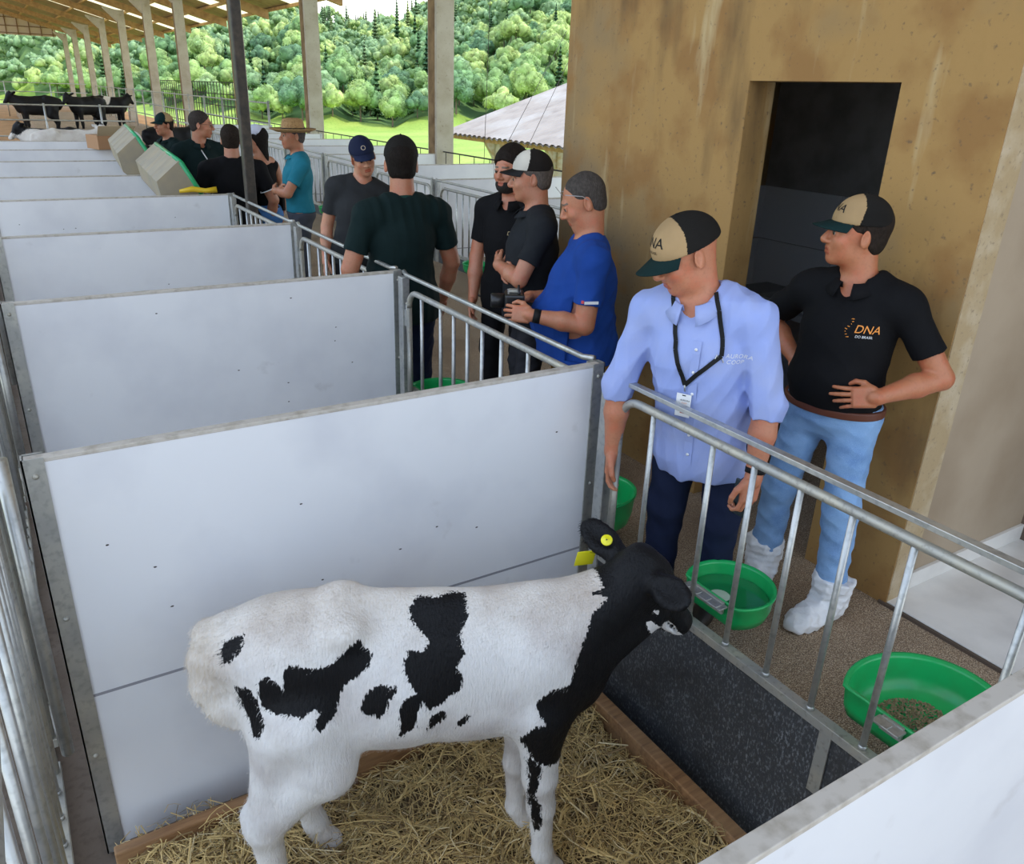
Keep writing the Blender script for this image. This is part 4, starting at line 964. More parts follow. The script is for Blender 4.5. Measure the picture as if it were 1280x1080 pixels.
def foliage(name, cols):
    m = bpy.data.materials.new(name); m.use_nodes = True; n = m.node_tree.nodes; l = m.node_tree.links; b = n['Principled BSDF']; b.inputs['Roughness'].default_value = .7; b.inputs['Specular IOR Level'].default_value = .2
    oi = n.new('ShaderNodeObjectInfo'); r = n.new('ShaderNodeValToRGB'); ad = n.new('ShaderNodeMath'); ad.operation = 'ADD'
    tc = n.new('ShaderNodeNewGeometry'); nz = n.new('ShaderNodeTexNoise'); nz.inputs['Scale'].default_value = .06; nz.inputs['Detail'].default_value = 3; l.new(tc.outputs['Position'], nz.inputs['Vector'])
    mr = n.new('ShaderNodeMapRange'); mr.inputs['From Min'].default_value = .3; mr.inputs['From Max'].default_value = .7; mr.inputs['To Min'].default_value = -.45; mr.inputs['To Max'].default_value = .45; l.new(nz.outputs['Fac'], mr.inputs['Value'])
    l.new(oi.outputs['Random'], ad.inputs[0]); l.new(mr.outputs[0], ad.inputs[1]); l.new(ad.outputs[0], r.inputs['Fac'])
    r.color_ramp.elements[0].color = (*cols[0], 1); r.color_ramp.elements[1].color = (*cols[-1], 1)
    for i, c in enumerate(cols[1:-1]): e = r.color_ramp.elements.new((i + 1) / (len(cols) - 1)); e.color = (*c, 1)
    n2 = n.new('ShaderNodeTexNoise'); n2.inputs['Scale'].default_value = 1.1; n2.inputs['Detail'].default_value = 4; l.new(tc.outputs['Position'], n2.inputs['Vector'])
    hs = n.new('ShaderNodeHueSaturation'); m2 = n.new('ShaderNodeMapRange'); m2.inputs['From Min'].default_value = .3; m2.inputs['From Max'].default_value = .7; m2.inputs['To Min'].default_value = .55; m2.inputs['To Max'].default_value = 1.45; l.new(n2.outputs['Fac'], m2.inputs['Value']); l.new(m2.outputs[0], hs.inputs['Value']); l.new(r.outputs[0], hs.inputs['Color']); l.new(hs.outputs[0], b.inputs['Base Color'])
    return m
FOL = foliage('leaves', [(.13, .24, .12), (.19, .33, .13), (.31, .44, .15), (.46, .56, .19), (.26, .39, .19)])
FOLC = foliage('needles', [(.08, .18, .09), (.12, .25, .10), (.16, .30, .12)])
TRK = mat('bark', (.20, .15, .11), .9)
def ico(sub):
    bm = bmesh.new(); bmesh.ops.create_icosphere(bm, subdivisions=sub, radius=1); V = np.array([v.co[:] for v in bm.verts]); F = np.array([[v.index for v in f.verts] for f in bm.faces]); bm.free(); return V, F
IV, IF = ico(2); IV1, IF1 = ico(1)
def crown(seed, sx=1.0, sz=1.0, nb=15, leaf=500, IV=None, IF=None):
    IV, IF = (globals()['IV'], globals()['IF']) if IV is None else (IV, IF)
    rg = np.random.RandomState(seed); Vs = []; Fs = []; n = 0; C = []
    for i in range(nb):
        d = rg.normal(size=3); d /= np.linalg.norm(d); d[2] = abs(d[2]) * .9 - .15; c = d * rg.uniform(.30, .74) * np.array([sx, sx, sz]); r = rg.uniform(.20, .38)
        v = IV * r; ph = rg.uniform(0, 6, 3); v = v * (1 + .16 * np.sin(IV[:, :1] * 7 + ph[0]) * np.sin(IV[:, 1:2] * 8 + ph[1]) + .10 * rg.normal(size=(len(IV), 1))) + c
        Vs.append(v); Fs.append(IF + n); n += len(v); C.append((c, r))
    lv = []; lf = []
    for i in range(leaf):
        c, r = C[rg.randint(nb)]; d = rg.normal(size=3); d /= np.linalg.norm(d); p = c + d * r * rg.uniform(.92, 1.0 + .32 * rg.uniform())
        a = rg.normal(size=3); a /= np.linalg.norm(a); b = np.cross(a, d); b /= np.linalg.norm(b) + 1e-9; s = rg.uniform(.035, .085)
        lv += [p, p + a * s, p + b * s * .9]; lf.append((n, n + 1, n + 2)); n += 3
    return np.concatenate(Vs + [np.array(lv)]), np.concatenate(Fs + [np.array(lf)])
def conif(seed):
    rg = np.random.RandomState(seed); V = []; F = []; n = 0
    for k in range(11):
        z = -.75 + k * .17; R = (.42 - k * .036); q = 9
        for j in range(q):
            a = 2 * PI * (j + rg.uniform(-.3, .3)) / q; rr = R * rg.uniform(.7, 1.15); c, s = math.cos(a), math.sin(a); w_ = .32 * rr
            V += [(0, 0, z + .14), (c * rr - s * w_, s * rr + c * w_, z - .02), (c * rr * 1.15, s * rr * 1.15, z - .1), (c * rr + s * w_, s * rr - c * w_, z - .02), (c * rr * .5, s * rr * .5, z - .1)]
            F += [(n, n + 1, n + 2), (n, n + 2, n + 3), (n + 1, n + 4, n + 3), (n, n + 4, n + 1), (n, n + 3, n + 4), (n + 1, n + 3, n + 2)]; n += 5
    return np.array(V, float), np.array(F)
CROWNS = [crown(1, 1, 1, 26, 6500), crown(2, 1.15, .8, 26, 6500), crown(3, .85, 1.15, 24, 6000), crown(4, 1.0, .95, 32, 7000)]
CROWNS_FAR = [crown(5, 1, 1, 10, 520, IV1, IF1), crown(6, 1.1, .8, 10, 520, IV1, IF1), crown(7, .85, 1.15, 9, 500, IV1, IF1), crown(8, 1, .95, 11, 560, IV1, IF1)]
CON = [conif(1), conif(2)]
def tree_proto(i):
    con = i >= 4; V, F = CON[i - 4] if con else CROWNS[i]
    t = empty('tree', (0, 0, -50)); c = mesh_obj('crown', V, F, FOLC if con else FOL, t); c.location = (0, 0, 1.0); 
    m = MB(); m.tube([(0, 0, -.2), (.02, 0, .4), (0, .01, 1.0 if not con else 1.9)], [.05, .04, .02], 6); k = m.obj('trunk', TRK, t); return t
PR = [tree_proto(i) for i in range(6)]
rg = np.random.RandomState(21); spots = []; cells = {}
for it in range(42000):
    az = rg.uniform(-1.0, 36.0); b = base_r(az); r = math.sqrt(rg.uniform((b + 3) ** 2, (CR + 8) ** 2)); x, y = r * math.sin(math.radians(az)), r * math.cos(math.radians(az)); s = rg.uniform(1.5, 3.3) * (1.2 if r < b + 25 else 1)
    cx_, cy_ = int(x // 8), int(y // 8)
    if all((x - q[0]) ** 2 + (y - q[1]) ** 2 > (.72 * (s + q[2])) ** 2 for i_ in (-1, 0, 1) for j_ in (-1, 0, 1) for q in cells.get((cx_ + i_, cy_ + j_), ())):
        q = (x, y, s, az, r); spots.append(q); cells.setdefault((cx_, cy_), []).append(q)
spots = sorted(spots, key=lambda q: q[4])
vis = [q for q in spots if not (q[3] > 35.4)]
tl = ['broad round green tree on the wooded hillside', 'wide flat-crowned green tree on the wooded hillside', 'tall oval green tree on the wooded hillside', 'dense bushy green tree on the wooded hillside', 'dark pointed conifer on the wooded hillside', 'slim dark conifer on the wooded hillside']
used = set(); stV = []; stF = []; nn = 0; cnt = 0
for (x, y, s, az, r) in vis:
    i = rg.choice(6, p=[.26, .24, .22, .22, .04, .02] if r < 340 else [.21, .17, .2, .18, .13, .11]); z = ter(az, r) - .3
    hs_ = s * (1.15 if i < 4 else 1.9); a = rg.uniform(0, 6.28)
    if cnt < 300:
        t = PR[i] if i not in used else copy_tree(PR[i]); used.add(i); t.location = (x, y, z + .0); t.rotation_euler = (0, 0, a); t.scale = (s, s, hs_ * .9); tag(t, tl[i], 'tree', tl[i] + 's'); cnt += 1
    else:
        V, F = CON[i - 4] if i >= 4 else CROWNS_FAR[i]
        c, s_ = math.cos(a), math.sin(a); W = V * np.array([s, s, hs_ * .9]); W = np.stack([W[:, 0] * c - W[:, 1] * s_, W[:, 0] * s_ + W[:, 1] * c, W[:, 2] + hs_ * .9], 1) + np.array([x, y, z]); stV.append(W); stF.append(F + nn); nn += len(W)
if stV: tag(mesh_obj('forest', np.concatenate(stV), np.concatenate(stF), FOL), 'mass of small distant treetops covering the upper hillside', 'forest', kind='stuff')
for i, t in enumerate(PR):
    if i not in used:
        for c in list(t.children): bpy.data.objects.remove(c)
        bpy.data.objects.remove(t)

# ------------------------------------------------------------------ neighbouring barn
t = empty('neighbouring_barn', (16, 0, 0), 0, 'open barn with a pale ribbed roof below the wooded hill', 'barn')
m = MB(); V = []; F = []; ny = 150; 
for j in range(ny + 1):
    y = 12 + 18.6 * j / ny; dz = .035 * math.sin(j * 2.1)
    for x in (-.3, 9.0): V.append((x, y, .58 + .335 * x + dz))
for j in range(ny): F.append((2 * j, 2 * j + 1, 2 * j + 3, 2 * j + 2))
mesh_obj('roof', V + [(v[0], v[1], v[2] - .06) for v in V], F + [tuple(i + len(V) for i in f[::-1]) for f in F], mat('fibre_cement_roof', (.40, .35, .31), .8, noise=[(1.5, (.30, .26, .23), .4, .75, 6, (1, 1, 1)), (.6, (.46, .43, .40), .5, .7, 3)]), t)
m = MB(); m.box((-.2, 12, .28), (-.05, 30.5, .46)); m.obj('eave_beam', M_['roofwood'], t)
for y in (27.7, 23.6, 19.5): m = MB(); m.box((.35, y - .18, -3.4), (.72, y + .18, .6), .02); m.prism([(-.1, .35), (.36, .35), (.36, -.35)], y - .1, y + .1, 1); m.obj('pillar', mat('blotchy_pillar', (.52, .36, .22), .85, noise=(5, (.62, .55, .48), .4, .6, 5)), t)
m = MB(); m.box((4.4, 24.5, 2.45), (5.6, 25.6, 2.56)); m.obj('ridge_vent', M_['galv_dull'], t)
for i, (a, b) in enumerate((((12.2, 17.4, 3.4), (9.2, 16.6, -.6)), ((12.5, 17.0, 3.6), (8.7, 15.0, -.8)), ((9.05, 15.6, 4.2), (9.0, 15.7, -.9)))):
    m = MB(); m.tube([a, b], .006, 5); tag(m.obj('wire', M_['dark']), ['thin slanting wire in front of the pale barn roof, upper', 'thin slanting wire in front of the pale barn roof, lower', 'thin vertical wire hanging right of the nearest pillar'][i], 'wire')

# ------------------------------------------------------------------ far end: rails, mesh gates, cows
FZ = -.30
bpy.data.objects['floor_barn'].location.z = -.28
def farfence(y, x0, x1, zs, label, step=1.6, lean=0):
    t = empty('rail_fence', (0, y, 0), 0, label, 'fence')
    for z in zs: m = MB(); m.tube([(x0, 0, z), (x1, lean, z)], .028, 6); m.obj('rail', M_['galv'], t)
    x = x0
    while x <= x1: m = MB(); yy = lean * (x - x0) / (x1 - x0); m.tube([(x, yy, FZ), (x, yy, max(zs) + .05)], .035, 6); m.obj('post', M_['galv'], t); x += step
    return t
farfence(31, -3, 4.4, (1.15, .70, .22), 'low steel rail fence in front of the standing black cows')
farfence(60, -8, 6, (1.6, 1.1, .6), 'far steel rail fence across the barn behind the cows', 2.4)
t = empty('side_rail_fence', (0, 0, 0), 0, 'thin steel rails running along the pillars on the open side', 'fence')
for z in (1.55, 1.05, .6): m = MB(); m.tube([(6.3, 22, z), (6.3, 58, z)], .02, 6); m.obj('rail', M_['galv_dull'], t)
for i in range(16): m = MB(); m.tube([(6.3, 22 + i * 2.4, FZ), (6.3, 22 + i * 2.4, 1.6)], .03, 6); m.obj('post', M_['galv_dull'], t)
t = empty('mesh_gate', (0, 0, 0), 0, 'tall dark wire mesh gates beyond the pillars on the left', 'gate')
m = MB()
for i in range(34): m.tube([(7.4, 28 + i * .45, .0), (7.4, 28 + i * .45, 2.0)], .014, 4)
for j in range(6): m.tube([(7.4, 28, .1 + j * .38), (7.4, 42.9, .1 + j * .38)], .014, 4)
m.obj('mesh', M_['dark'], t)
def cow(loc, rz, label, seed, lying=False, black=.8, scale=1.35):
    P, h = calf_prims()
    if lying: P = [p for p in P if not (p[0] == 'c' and min(p[1][2], p[2][2]) < .5)]
    if lying: P += [('c', np.array((.95, s * .16, .72)), np.array((1.15, s * .14, .64)), .07, .05, .04, 'u') for s in (-1, 1)] + [('c', np.array((.25, s * .2, .72)), np.array((.5, s * .26, .66)), .12, .06, .05, 'u') for s in (-1, 1)]
    V, F = sdf_mesh(P, .028)
    if lying: V[:, 2] -= .55
    t = empty('cow', loc, rz, label, 'cow', 'dairy cows at the far end of the barn'); t.scale = (scale,) * 3
    b = mesh_obj('body', V, F, bpy.data.materials['calf_coat'], t, True)
    rg = np.random.RandomState(seed); s = np.zeros(len(V)); 
    for i in range(5): k = rg.normal(size=3) * 5; s += np.sin(V @ k + rg.uniform(0, 6))
    set_attr(b, 'patch', (s / 5 + (black - .5) * 1.2) * .15); set_attr(b, 'dirt', np.full(len(V), .4))
    m = MB(); m.lathe([(.001, 0), (.05, .01), (.03, .05), (.001, .06)], 8, (1.29, 0, 1.2 - (.55 if lying else 0))); m.obj('poll', mat('poll', (.02, .02, .02), .8), t)
    return t
build_calf()
cow((2.9, 39.5, -.28), 0.1 + PI, 'black cow standing side-on behind the far rail fence, head to the left', 3, black=1.4)
cow((4.7, 41.0, -.28), -2.6, 'black cow standing behind the far rail fence beside the pillars', 5, black=1.3)
cow((4.2, 42.0, -.28), .3, 'brownish cow farthest back above the other standing cows', 8, black=1.0)
cow((1.1, 25.5, -.10), .2, 'white and tan cow lying low at the far left above the panels', 11, True, black=.25)
cow((2.55, 26.2, -.10), 2.9, 'white and black spotted cow lying in the middle above the panels', 14, True, black=.45)
cow((4.1, 27.5, -.10), .4, 'black and white cow lying at the right end of the resting cows', 17, True, black=.62)
# ------------------------------------------------------------------ bedding straw
m = MB(); V = []; F = []; nx_, ny_ = 60, 60
def sz(x, y): return PENF + .035 * math.sin(x * 9 + 1) * math.sin(y * 8) + .02 * math.sin(x * 23 + y * 17) + .07 * math.exp(-((x - .12) ** 2 + (y - 2.2) ** 2) / .06) + .03 * math.exp(-((x - 1.6) / .25) ** 2) - .05 * math.exp(-((x - 1.28) ** 2 + (y - 1.45) ** 2) / .02)
for i in range(nx_ + 1):
    for j in range(ny_ + 1): x, y = -.04 + 1.83 * i / nx_, .56 + 1.70 * j / ny_; V.append((x, y, sz(x, y)))
for i in range(nx_):
    for j in range(ny_): q = i * (ny_ + 1) + j; F.append((q, q + ny_ + 1, q + ny_ + 2, q + 1))
m.add(V, F, True); tag(m.obj('bedding', mat('packed_bedding', (.10, .065, .03), .95, noise=[(60, (.27, .19, .09), .5, .7, 5), (4, (.02, .018, .015), .6, .75, 3)], bump=(60, .9))), 'dark packed bedding under the loose straw', 'bedding', kind='stuff')
rg = np.random.RandomState(9); N = 24000
X = rg.uniform(-.03, 1.79, N); Y = rg.uniform(.57, 2.265, N)
k = int(N * .05); X[:k] = np.clip(rg.normal(.13, .12, k), -.03, .6); Y[:k] = np.clip(rg.normal(2.17, .09, k), .6, 2.43)
Z = np.array([sz(a, b) for a, b in zip(X, Y)]) + rg.gamma(1.6, .011, N) + .004
keep = (np.hypot(X - 1.28, Y - 1.45) > rg.uniform(.02, .13, N)); X, Y, Z = X[keep], Y[keep], Z[keep]; N = len(X)
ln = rg.gamma(4, .025, N) * np.where(rg.uniform(size=N) < .1, 1.6, 1); wd = rg.uniform(.0009, .0023, N) * np.where(rg.uniform(size=N) < .06, 2.6, 1)
a = rg.uniform(0, 2 * PI, N); el = rg.normal(0, .24, N); bend = rg.normal(0, .5, N)
P0 = np.stack([X, Y, Z], 1); Vs = []
for sgi, t in enumerate((-.5, -.17, .17, .5)):
    aa = a + bend * t; d = np.stack([np.cos(aa) * np.cos(el), np.sin(aa) * np.cos(el), np.sin(el)], 1); c = P0 + d * (ln * t)[:, None]; c[:, 2] -= (t * t) * ln * .35
    sd = np.stack([-np.sin(aa), np.cos(aa), rg.normal(0, .0, N)], 1) * wd[:, None]; up = np.array([0, 0, 1.0]) * wd[:, None] * .8
    Vs += [c - sd, c + up, c + sd]
V = np.stack(Vs, 1).reshape(-1, 3); F = []
V[:, 2] = np.maximum(V[:, 2], PENF - .04); V[:, 0] = np.minimum(V[:, 0], 1.797); V[:, 0] = np.maximum(V[:, 0], -.045); V[:, 1] = np.maximum(V[:, 1], .565); V[:, 1] = np.minimum(V[:, 1], np.where(V[:, 0] < .7, 2.40, 2.268))
b0 = np.arange(N) * 12
for s_ in range(3):
    for q in range(2): F.append(np.stack([b0 + s_ * 3 + q, b0 + s_ * 3 + q + 1, b0 + s_ * 3 + q + 4, b0 + s_ * 3 + q + 3], 1))
F = np.concatenate(F); mi = np.tile(rg.choice(5, N, p=[.30, .26, .2, .16, .08]), 6)
st = [mat('straw_%d' % i, c, .6) for i, c in enumerate(((.74, .54, .22), (.60, .43, .17), (.46, .34, .14), (.26, .17, .07), (.80, .66, .38)))]
tag(mesh_obj('straw', V, F, st, None, False, mi), 'loose dry yellow straw covering the pen floor around the calf', 'straw', kind='stuff')

# ------------------------------------------------------------------ troughs, sack and tools on the far panels
def trough(y0, y1, x, z, label, tilt=.0, drop=0.0):
    t = empty('trough', (x, y0, z), 0, label, 'trough', 'beige ribbed troughs with green rims'); L_ = y1 - y0; V = []; F = []; n = 40
    for i in range(n + 1):
        u = i / n; rib = .012 if (i % 10) in (0, 1) else 0
        for (a, b) in ((-.26 - rib, -.02), (-.20 - rib, -.30 - drop), (-.02, -.36 - drop), (.16, -.30 - drop), (.20, -.02), (.185, -.02), (.145, -.28 - drop), (-.02, -.34 - drop), (-.185, -.28 - drop), (-.245, -.02)): V.append((a, u * L_, b + tilt * u))
    for i in range(n):
        for j in range(10): q = i * 10; F.append((q + j, q + (j + 1) % 10, q + 10 + (j + 1) % 10, q + 10 + j))
    F += [(0, 1, 2, 3, 4), (n * 10 + 4, n * 10 + 3, n * 10 + 2, n * 10 + 1, n * 10)]
    m = MB(); m.add(V, F, False); m.obj('shell', mat('beige_plastic', (.36, .30, .20), .6, noise=(5, (.28, .25, .19), .4, .7, 4)), t)
    t.rotation_euler = (0, math.radians(62), 0)
    m = MB(); m.tube([(-.255, 0, -.01), (-.255, L_, -.01 + tilt), (.2, L_, -.01 + tilt), (.2, 0, -.01), (-.255, 0, -.01)], .022, 8); m.obj('rim', mat('green_rim', (.02, .34, .13), .3), t)
    return t
trough(8.46, 10.25, 1.68, 1.06, 'long beige ribbed trough with a green rim lying on the fifth panel', .10)
trough(10.5, 12.1, 1.62, 1.16, 'second beige ribbed trough with a green rim, behind the first one', .12)
t = empty('cardboard_box', (1.62, 14.3, 1.0), .3, 'brown opened cardboard box on the far panels in front of the man with glasses', 'box')
m = MB(); m.box((-.25, -.2, 0), (.25, .2, .20), .005); m.obj('carton', mat('carton', (.40, .22, .11), .8), t)
m = MB(); m.add([(-.25, -.2, .20), (.25, -.2, .20), (.28, -.35, .34), (-.28, -.35, .34), (-.25, -.205, .195), (.25, -.205, .195), (.28, -.355, .335), (-.28, -.355, .335)], [(0, 1, 2, 3), (7, 6, 5, 4), (0, 4, 5, 1), (1, 5, 6, 2), (2, 6, 7, 3), (3, 7, 4, 0)]); m.obj('flap', mat('carton_light', (.48, .38, .24), .8), t)
t = empty('feed_sack', (1.85, 13.75, 1.0), 0, 'white sack with a blue print beside the cardboard box', 'sack')
V, F = sdf_mesh([ell(Fr(), (0, 0, .14), (.17, .11, .16), .03), box(Fr(), (0, 0, .1), (.15, .08, .12), .04, .04)], .02, wrinkle(3, (14, 14, 14), .02)); mesh_obj('bag', V, F, [mat('sack_white', (.70, .70, .68), .6)], t, True)
m = MB(); m.lathe([(.001, .0), (.07, .0), (.09, -.01), (.001, -.02)], 18); m.v = [(v[0], -.112 - v[2], v[1] + .15) for v in m.v]; m.obj('print', mat('print_blue', (.02, .05, .30), .5), t)
m = MB(); m.tube([(1.50, 8.40, 1.02), (1.62, 8.42, 1.035), (1.74, 8.40, 1.02), (1.84, 8.38, 1.03)], [.016, .028, .022, .03], 8); tag(m.obj('scraper_handle', mat('handle_yellow', (.75, .50, .02), .4)), 'short yellow plastic handle lying on the panel edge by the trough', 'handle')
# ------------------------------------------------------------------ the visitors
def cloth(n, c, sc=350, b=.2, var=.82): return mat(n, c, .82, bump=(sc, b), noise=(7, tuple(x * var for x in c), .4, .7, 3), spec=.15)
BLK = cloth('black_pique', (.006, .006, .007)); NAVY = cloth('navy_trousers', (.012, .018, .045)); GRN = cloth('dark_green_pique', (.006, .017, .017)); JEAN = mat('pale_denim', (.23, .40, .66), .8, noise=[(9, (.13, .26, .50), .42, .68, 5), (500, (.40, .55, .78), .55, .8, 2)], bump=(300, .3))
CHAR = cloth('charcoal_trousers', (.028, .028, .033)); ROY = cloth('royal_blue', (.012, .055, .27)); TEAL = cloth('teal_stripe', (.02, .19, .26))
PALE = mat('pale_blue_shirt', (.30, .38, .72), .75, noise=[(6, (.34, .40, .66), .4, .7, 3)], bump=(260, .12))
TAN = cloth('tan_cap_front', (.42, .28, .14), 500, .3); CAPG = cloth('cap_mesh_black', (.022, .020, .018), 900, .8); BRG = cloth('dark_green_brim', (.006, .022, .022)); CREAM = cloth('cream_cap_front', (.62, .58, .50)); CNAVY = cloth('navy_cap', (.014, .02, .05)); WHT = mat('white_print', (.75, .75, .75), .6); ORG = mat('orange_print', (.80, .28, .04), .6); BLKP = mat('black_print', (.008, .008, .008), .6, spec=.2)
GREYP = cloth('grey_jeans', (.06, .065, .08)); DJEAN = cloth('dark_denim', (.03, .06, .14))
def loc2(face, wv):
    """world direction -> the person's own axes"""
    a = math.atan2(face[1], face[0]) - PI / 2; c, s = math.cos(-a), math.sin(-a); return (wv[0] * c - wv[1] * s, wv[0] * s + wv[1] * c, wv[2] if len(wv) > 2 else 0)
# 1 man in the pale blue shirt, leaning over the gate
f = (-.90, -.44)
A = person('man in a pale blue long-sleeved shirt and tan-front cap looking down over the gate', (2.215, 2.06), f, S=1.70, k=1.1, lean=.20, side=.10, headfwd=.03, headup=-.035, foldf=(26, 26, 10), headdir=loc2(f, (-.82, .30, -.42)), bulk=1.0, belly=.02,
           armR=dict(e=(.25, .15, -1), w=(.0, .05, -1), curl=.5), armL=dict(e=(-.30, .02, -1), w=(-.02, .22, -1), hd=(.05, .15, -1), hn=(-.9, .4, 0), curl=[.9, 1.1, 1.2, 1.3]),
           shirt=PALE, pants=NAVY, sleeve='rolled', hem=-.13, vneck=.075, tone=(0.51, 0.202, 0.106), hair=('bald', (.16, .12, .09)), near=True, shirtfold=.0075,
           cap=dict(crown=CAPG, front=TAN, brimc=BRG, tilt=0.0, tz=-.014, big=1.07, logo=[('DNA', .050, (.0, .008), BLKP, 1.0), ('DO BRASIL', .014, (.0, -.024), BLKP, 1.0)]))
# 2 man in the black polo and jeans, hands on hips
f = (-.98, -.20)
B = person('man in a black polo and pale jeans by the doorway with hands on hips', (2.70, 1.86), f, S=1.70, k=1.0, headdir=loc2(f, (-.80, .60, .04)), belly=.05, bulk=1.04,
           armL=dict(e=(-.54, -.14, -.80), w=(.60, .93, -.30), hd=(.93, .36, -.20), hn=(-.36, .9, .25), curl=[.1, .15, .25, .4]), armR=dict(e=(.72, -.35, -.62), w=(-.75, .35, -.45), hd=(-.8, .5, -.2), hn=(.4, .4, .8), curl=.4),
           shirt=BLK, pants=JEAN, tucked=True, hem=.05, vneck=.085, tone=(0.45, 0.168, 0.079), hair=('short', (.035, .024, .018)), near=True, shoes='cover', feet=((-.17, .06, .15), (.17, .02, -.35)), waist=.06,
           cap=dict(crown=CAPG, front=TAN, brimc=BRG, tilt=0.0, logo=[('DNA', .042, (0, .005), BLKP, 1.0)]))
# 3 heavy man in the royal blue T-shirt with a camera
f = (-.86, .50)
Cc = person('heavy man in a royal blue T-shirt looking down at the camera in his hands', (2.49, 3.24), f, S=1.665, k=1.06, lean=.04, headdir=loc2(f, (-.80, .45, -.42)), belly=.11, bulk=1.12,
           armR=dict(e=(.22, .12, -.96), w=(-.42, .88, .10), hd=(-.45, .85, .0), hn=(.3, .1, .9), curl=.8), armL=dict(e=(-.15, .10, -.98), w=(.10, .98, .14), hd=(.3, .95, 0), hn=(-.8, .2, .3), curl=.8),
           shirt=ROY, pants=CHAR, hem=-.045, tone=(0.46, 0.189, 0.100), hair=('buzz', (.10, .085, .075)), near=True, collar=False, shirtfold=.005)
# 4 man with crossed arms in a cream and black cap
f = (-.92, .38)
D = person('man in a dark polo and cream-front cap with crossed arms, beside the royal blue T-shirt', (2.52, 3.80), f, S=1.72, k=1.03, headdir=loc2(f, (-.86, .50, -.12)), belly=.03, bulk=1.02,
           armR=dict(e=(.18, .35, -.90), w=(-.95, .28, .05), hd=(-.95, .1, -.05), hn=(.1, .9, .1), curl=.4), armL=dict(e=(-.18, .45, -.88), w=(.93, .30, .12), hd=(.93, .0, .1), hn=(.1, .9, .1), curl=.4),
           shirt=cloth('near_black_polo', (.016, .018, .021)), pants=CHAR, hem=-.08, tone=(0.45, 0.195, 0.111), hair=('short', (.16, .13, .11)), near=True,
           cap=dict(crown=cloth('cap_dark_back', (.022, .018, .016), 900, .8), front=CREAM, brimc=BLKP, tilt=.12, logo=[('MG', .03, (.0, .004), BLKP, 1)]))
# 5 bearded young man
f = (-.80, -.45)
E_ = person('young bearded man in a black shirt standing bareheaded beside the crossed-arms man', (2.655, 4.26), f, S=1.72, k=1.04, headdir=loc2(f, (-.80, -.35, -.06)), armR=dict(e=(.15, .1, -1), w=(-.1, .3, -.9)), armL=dict(e=(-.15, .1, -1), w=(.2, .3, -.9)),
           shirt=BLK, pants=BLK, hem=-.12, vneck=.08, tone=(0.48, 0.202, 0.116), hair=('thick', (.025, .018, .014)), beard=(.016, .011, .009), near=True, shoes='cover')
# 6 man seen from behind in the dark green polo
f = (.02, 1.0)
G = person('broad man seen from behind in a dark green polo with a dark cap', (2.16, 4.78), f, S=1.735, k=1.22, headdir=loc2(f, (.35, .93, -.05)), bulk=1.08, belly=.05, armR=dict(e=(.32, .05, -.95), w=(.0, .45, -.9)), armL=dict(e=(-.32, .05, -.95), w=(.1, .45, -.9)),
           shirt=GRN, pants=NAVY, hem=-.10, tone=(0.43, 0.181, 0.100), hair=('short', (.02, .015, .012)), near=True, collar=cloth('green_collar', (.012, .05, .04)), cap=dict(crown=CAPG, front=TAN, brimc=CNAVY, tilt=-.05))
# 7 young man in a navy cap
f = (-.3, -.95)
Hh = person('young man in a navy cap facing the camera, leaning past the dark green polo', (2.20, 5.75), f, S=1.69, k=1.02, side=-.16, headdir=loc2(f, (-.15, -.95, -.22)), headroll=.22, shirt=cloth('charcoal_tee', (.03, .032, .034)), pants=CHAR, tone=(0.51, 0.242, 0.142), hair=('short', (.10, .055, .03)), near=True, collar=False,
           cap=dict(crown=CNAVY, front=CNAVY, brimc=CNAVY, tilt=.02, logo=[('O', .045, (0, .0), mat('beige_print', (.5, .42, .3), .6), 1)]))
# 8 man in the straw hat with crossed arms
f = (-.98, .15)
I_ = person('man in a teal polo and a straw hat standing with folded arms', (2.55, 8.05), f, S=1.70, k=1.06, headdir=loc2(f, (-.98, -.05, .0)), armR=dict(e=(.1, .40, -.85), w=(-.95, .25, .1), hd=(-.95, .0, .0), hn=(.1, .9, .1), curl=.3), armL=dict(e=(-.1, .5, -.80), w=(.90, .30, .0), hd=(.95, .0, 0), hn=(.1, .9, .1), curl=.3),
           shirt=TEAL, pants=GREYP, tucked=True, hem=.03, tone=(0.43, 0.189, 0.100), hair=('short', (.12, .10, .09)))
hm = mat('straw_hat', (.42, .25, .10), .75, noise=(60, (.30, .17, .06), .4, .7, 3), bump=(120, .6)); hh = I_['h']; m = MB()
m.lathe([(.001, .145), (.05, .148), (.082, .135), (.092, .10), (.098, .045), (.13, .040), (.178, .050), (.190, .062), (.186, .052), (.13, .030), (.09, .032)], 36, (0, -.01, 0), .95, 1.1); m.v = [tuple(hh.p(v)) for v in m.v]; ht = m.obj('hat', hm, I_['root'])
m = MB(); m.lathe([(.0995, .046), (.0985, .066), (.096, .066), (.097, .046)], 36, (0, -.01, 0), .955, 1.1); m.v = [tuple(hh.p(v)) for v in m.v]; m.obj('hatband', BLKP, ht)
# 9 woman with long dark hair
f = (-.3, .95)
J = person('woman with long dark hair in a black sleeveless top and blue jeans', (2.50, 9.15), f, S=1.60, k=1.10, female=True, sleeve='none', headdir=loc2(f, (-.90, .35, .0)), armR=dict(e=(.22, -.12, -1), w=(-.05, .25, -.9)), armL=dict(e=(-.1, .2, -1), w=(.2, .5, -.6)),
           shirt=BLK, pants=cloth('mid_blue_jeans', (.07, .20, .48)), hem=.06, tone=(0.51, 0.242, 0.138), hair=('long', (.02, .012, .010)), collar=False, waist=.10, cap=dict(crown=cloth('white_cap', (.60, .62, .72)), front=cloth('white_cap2', (.60, .62, .72)), brimc=cloth('red_brim', (.5, .03, .04))))
m = MB(); m.box((.16, -.10, .70), (.20, .0, .86), .01); m.obj('phone_pouch', BLKP, J['root'])
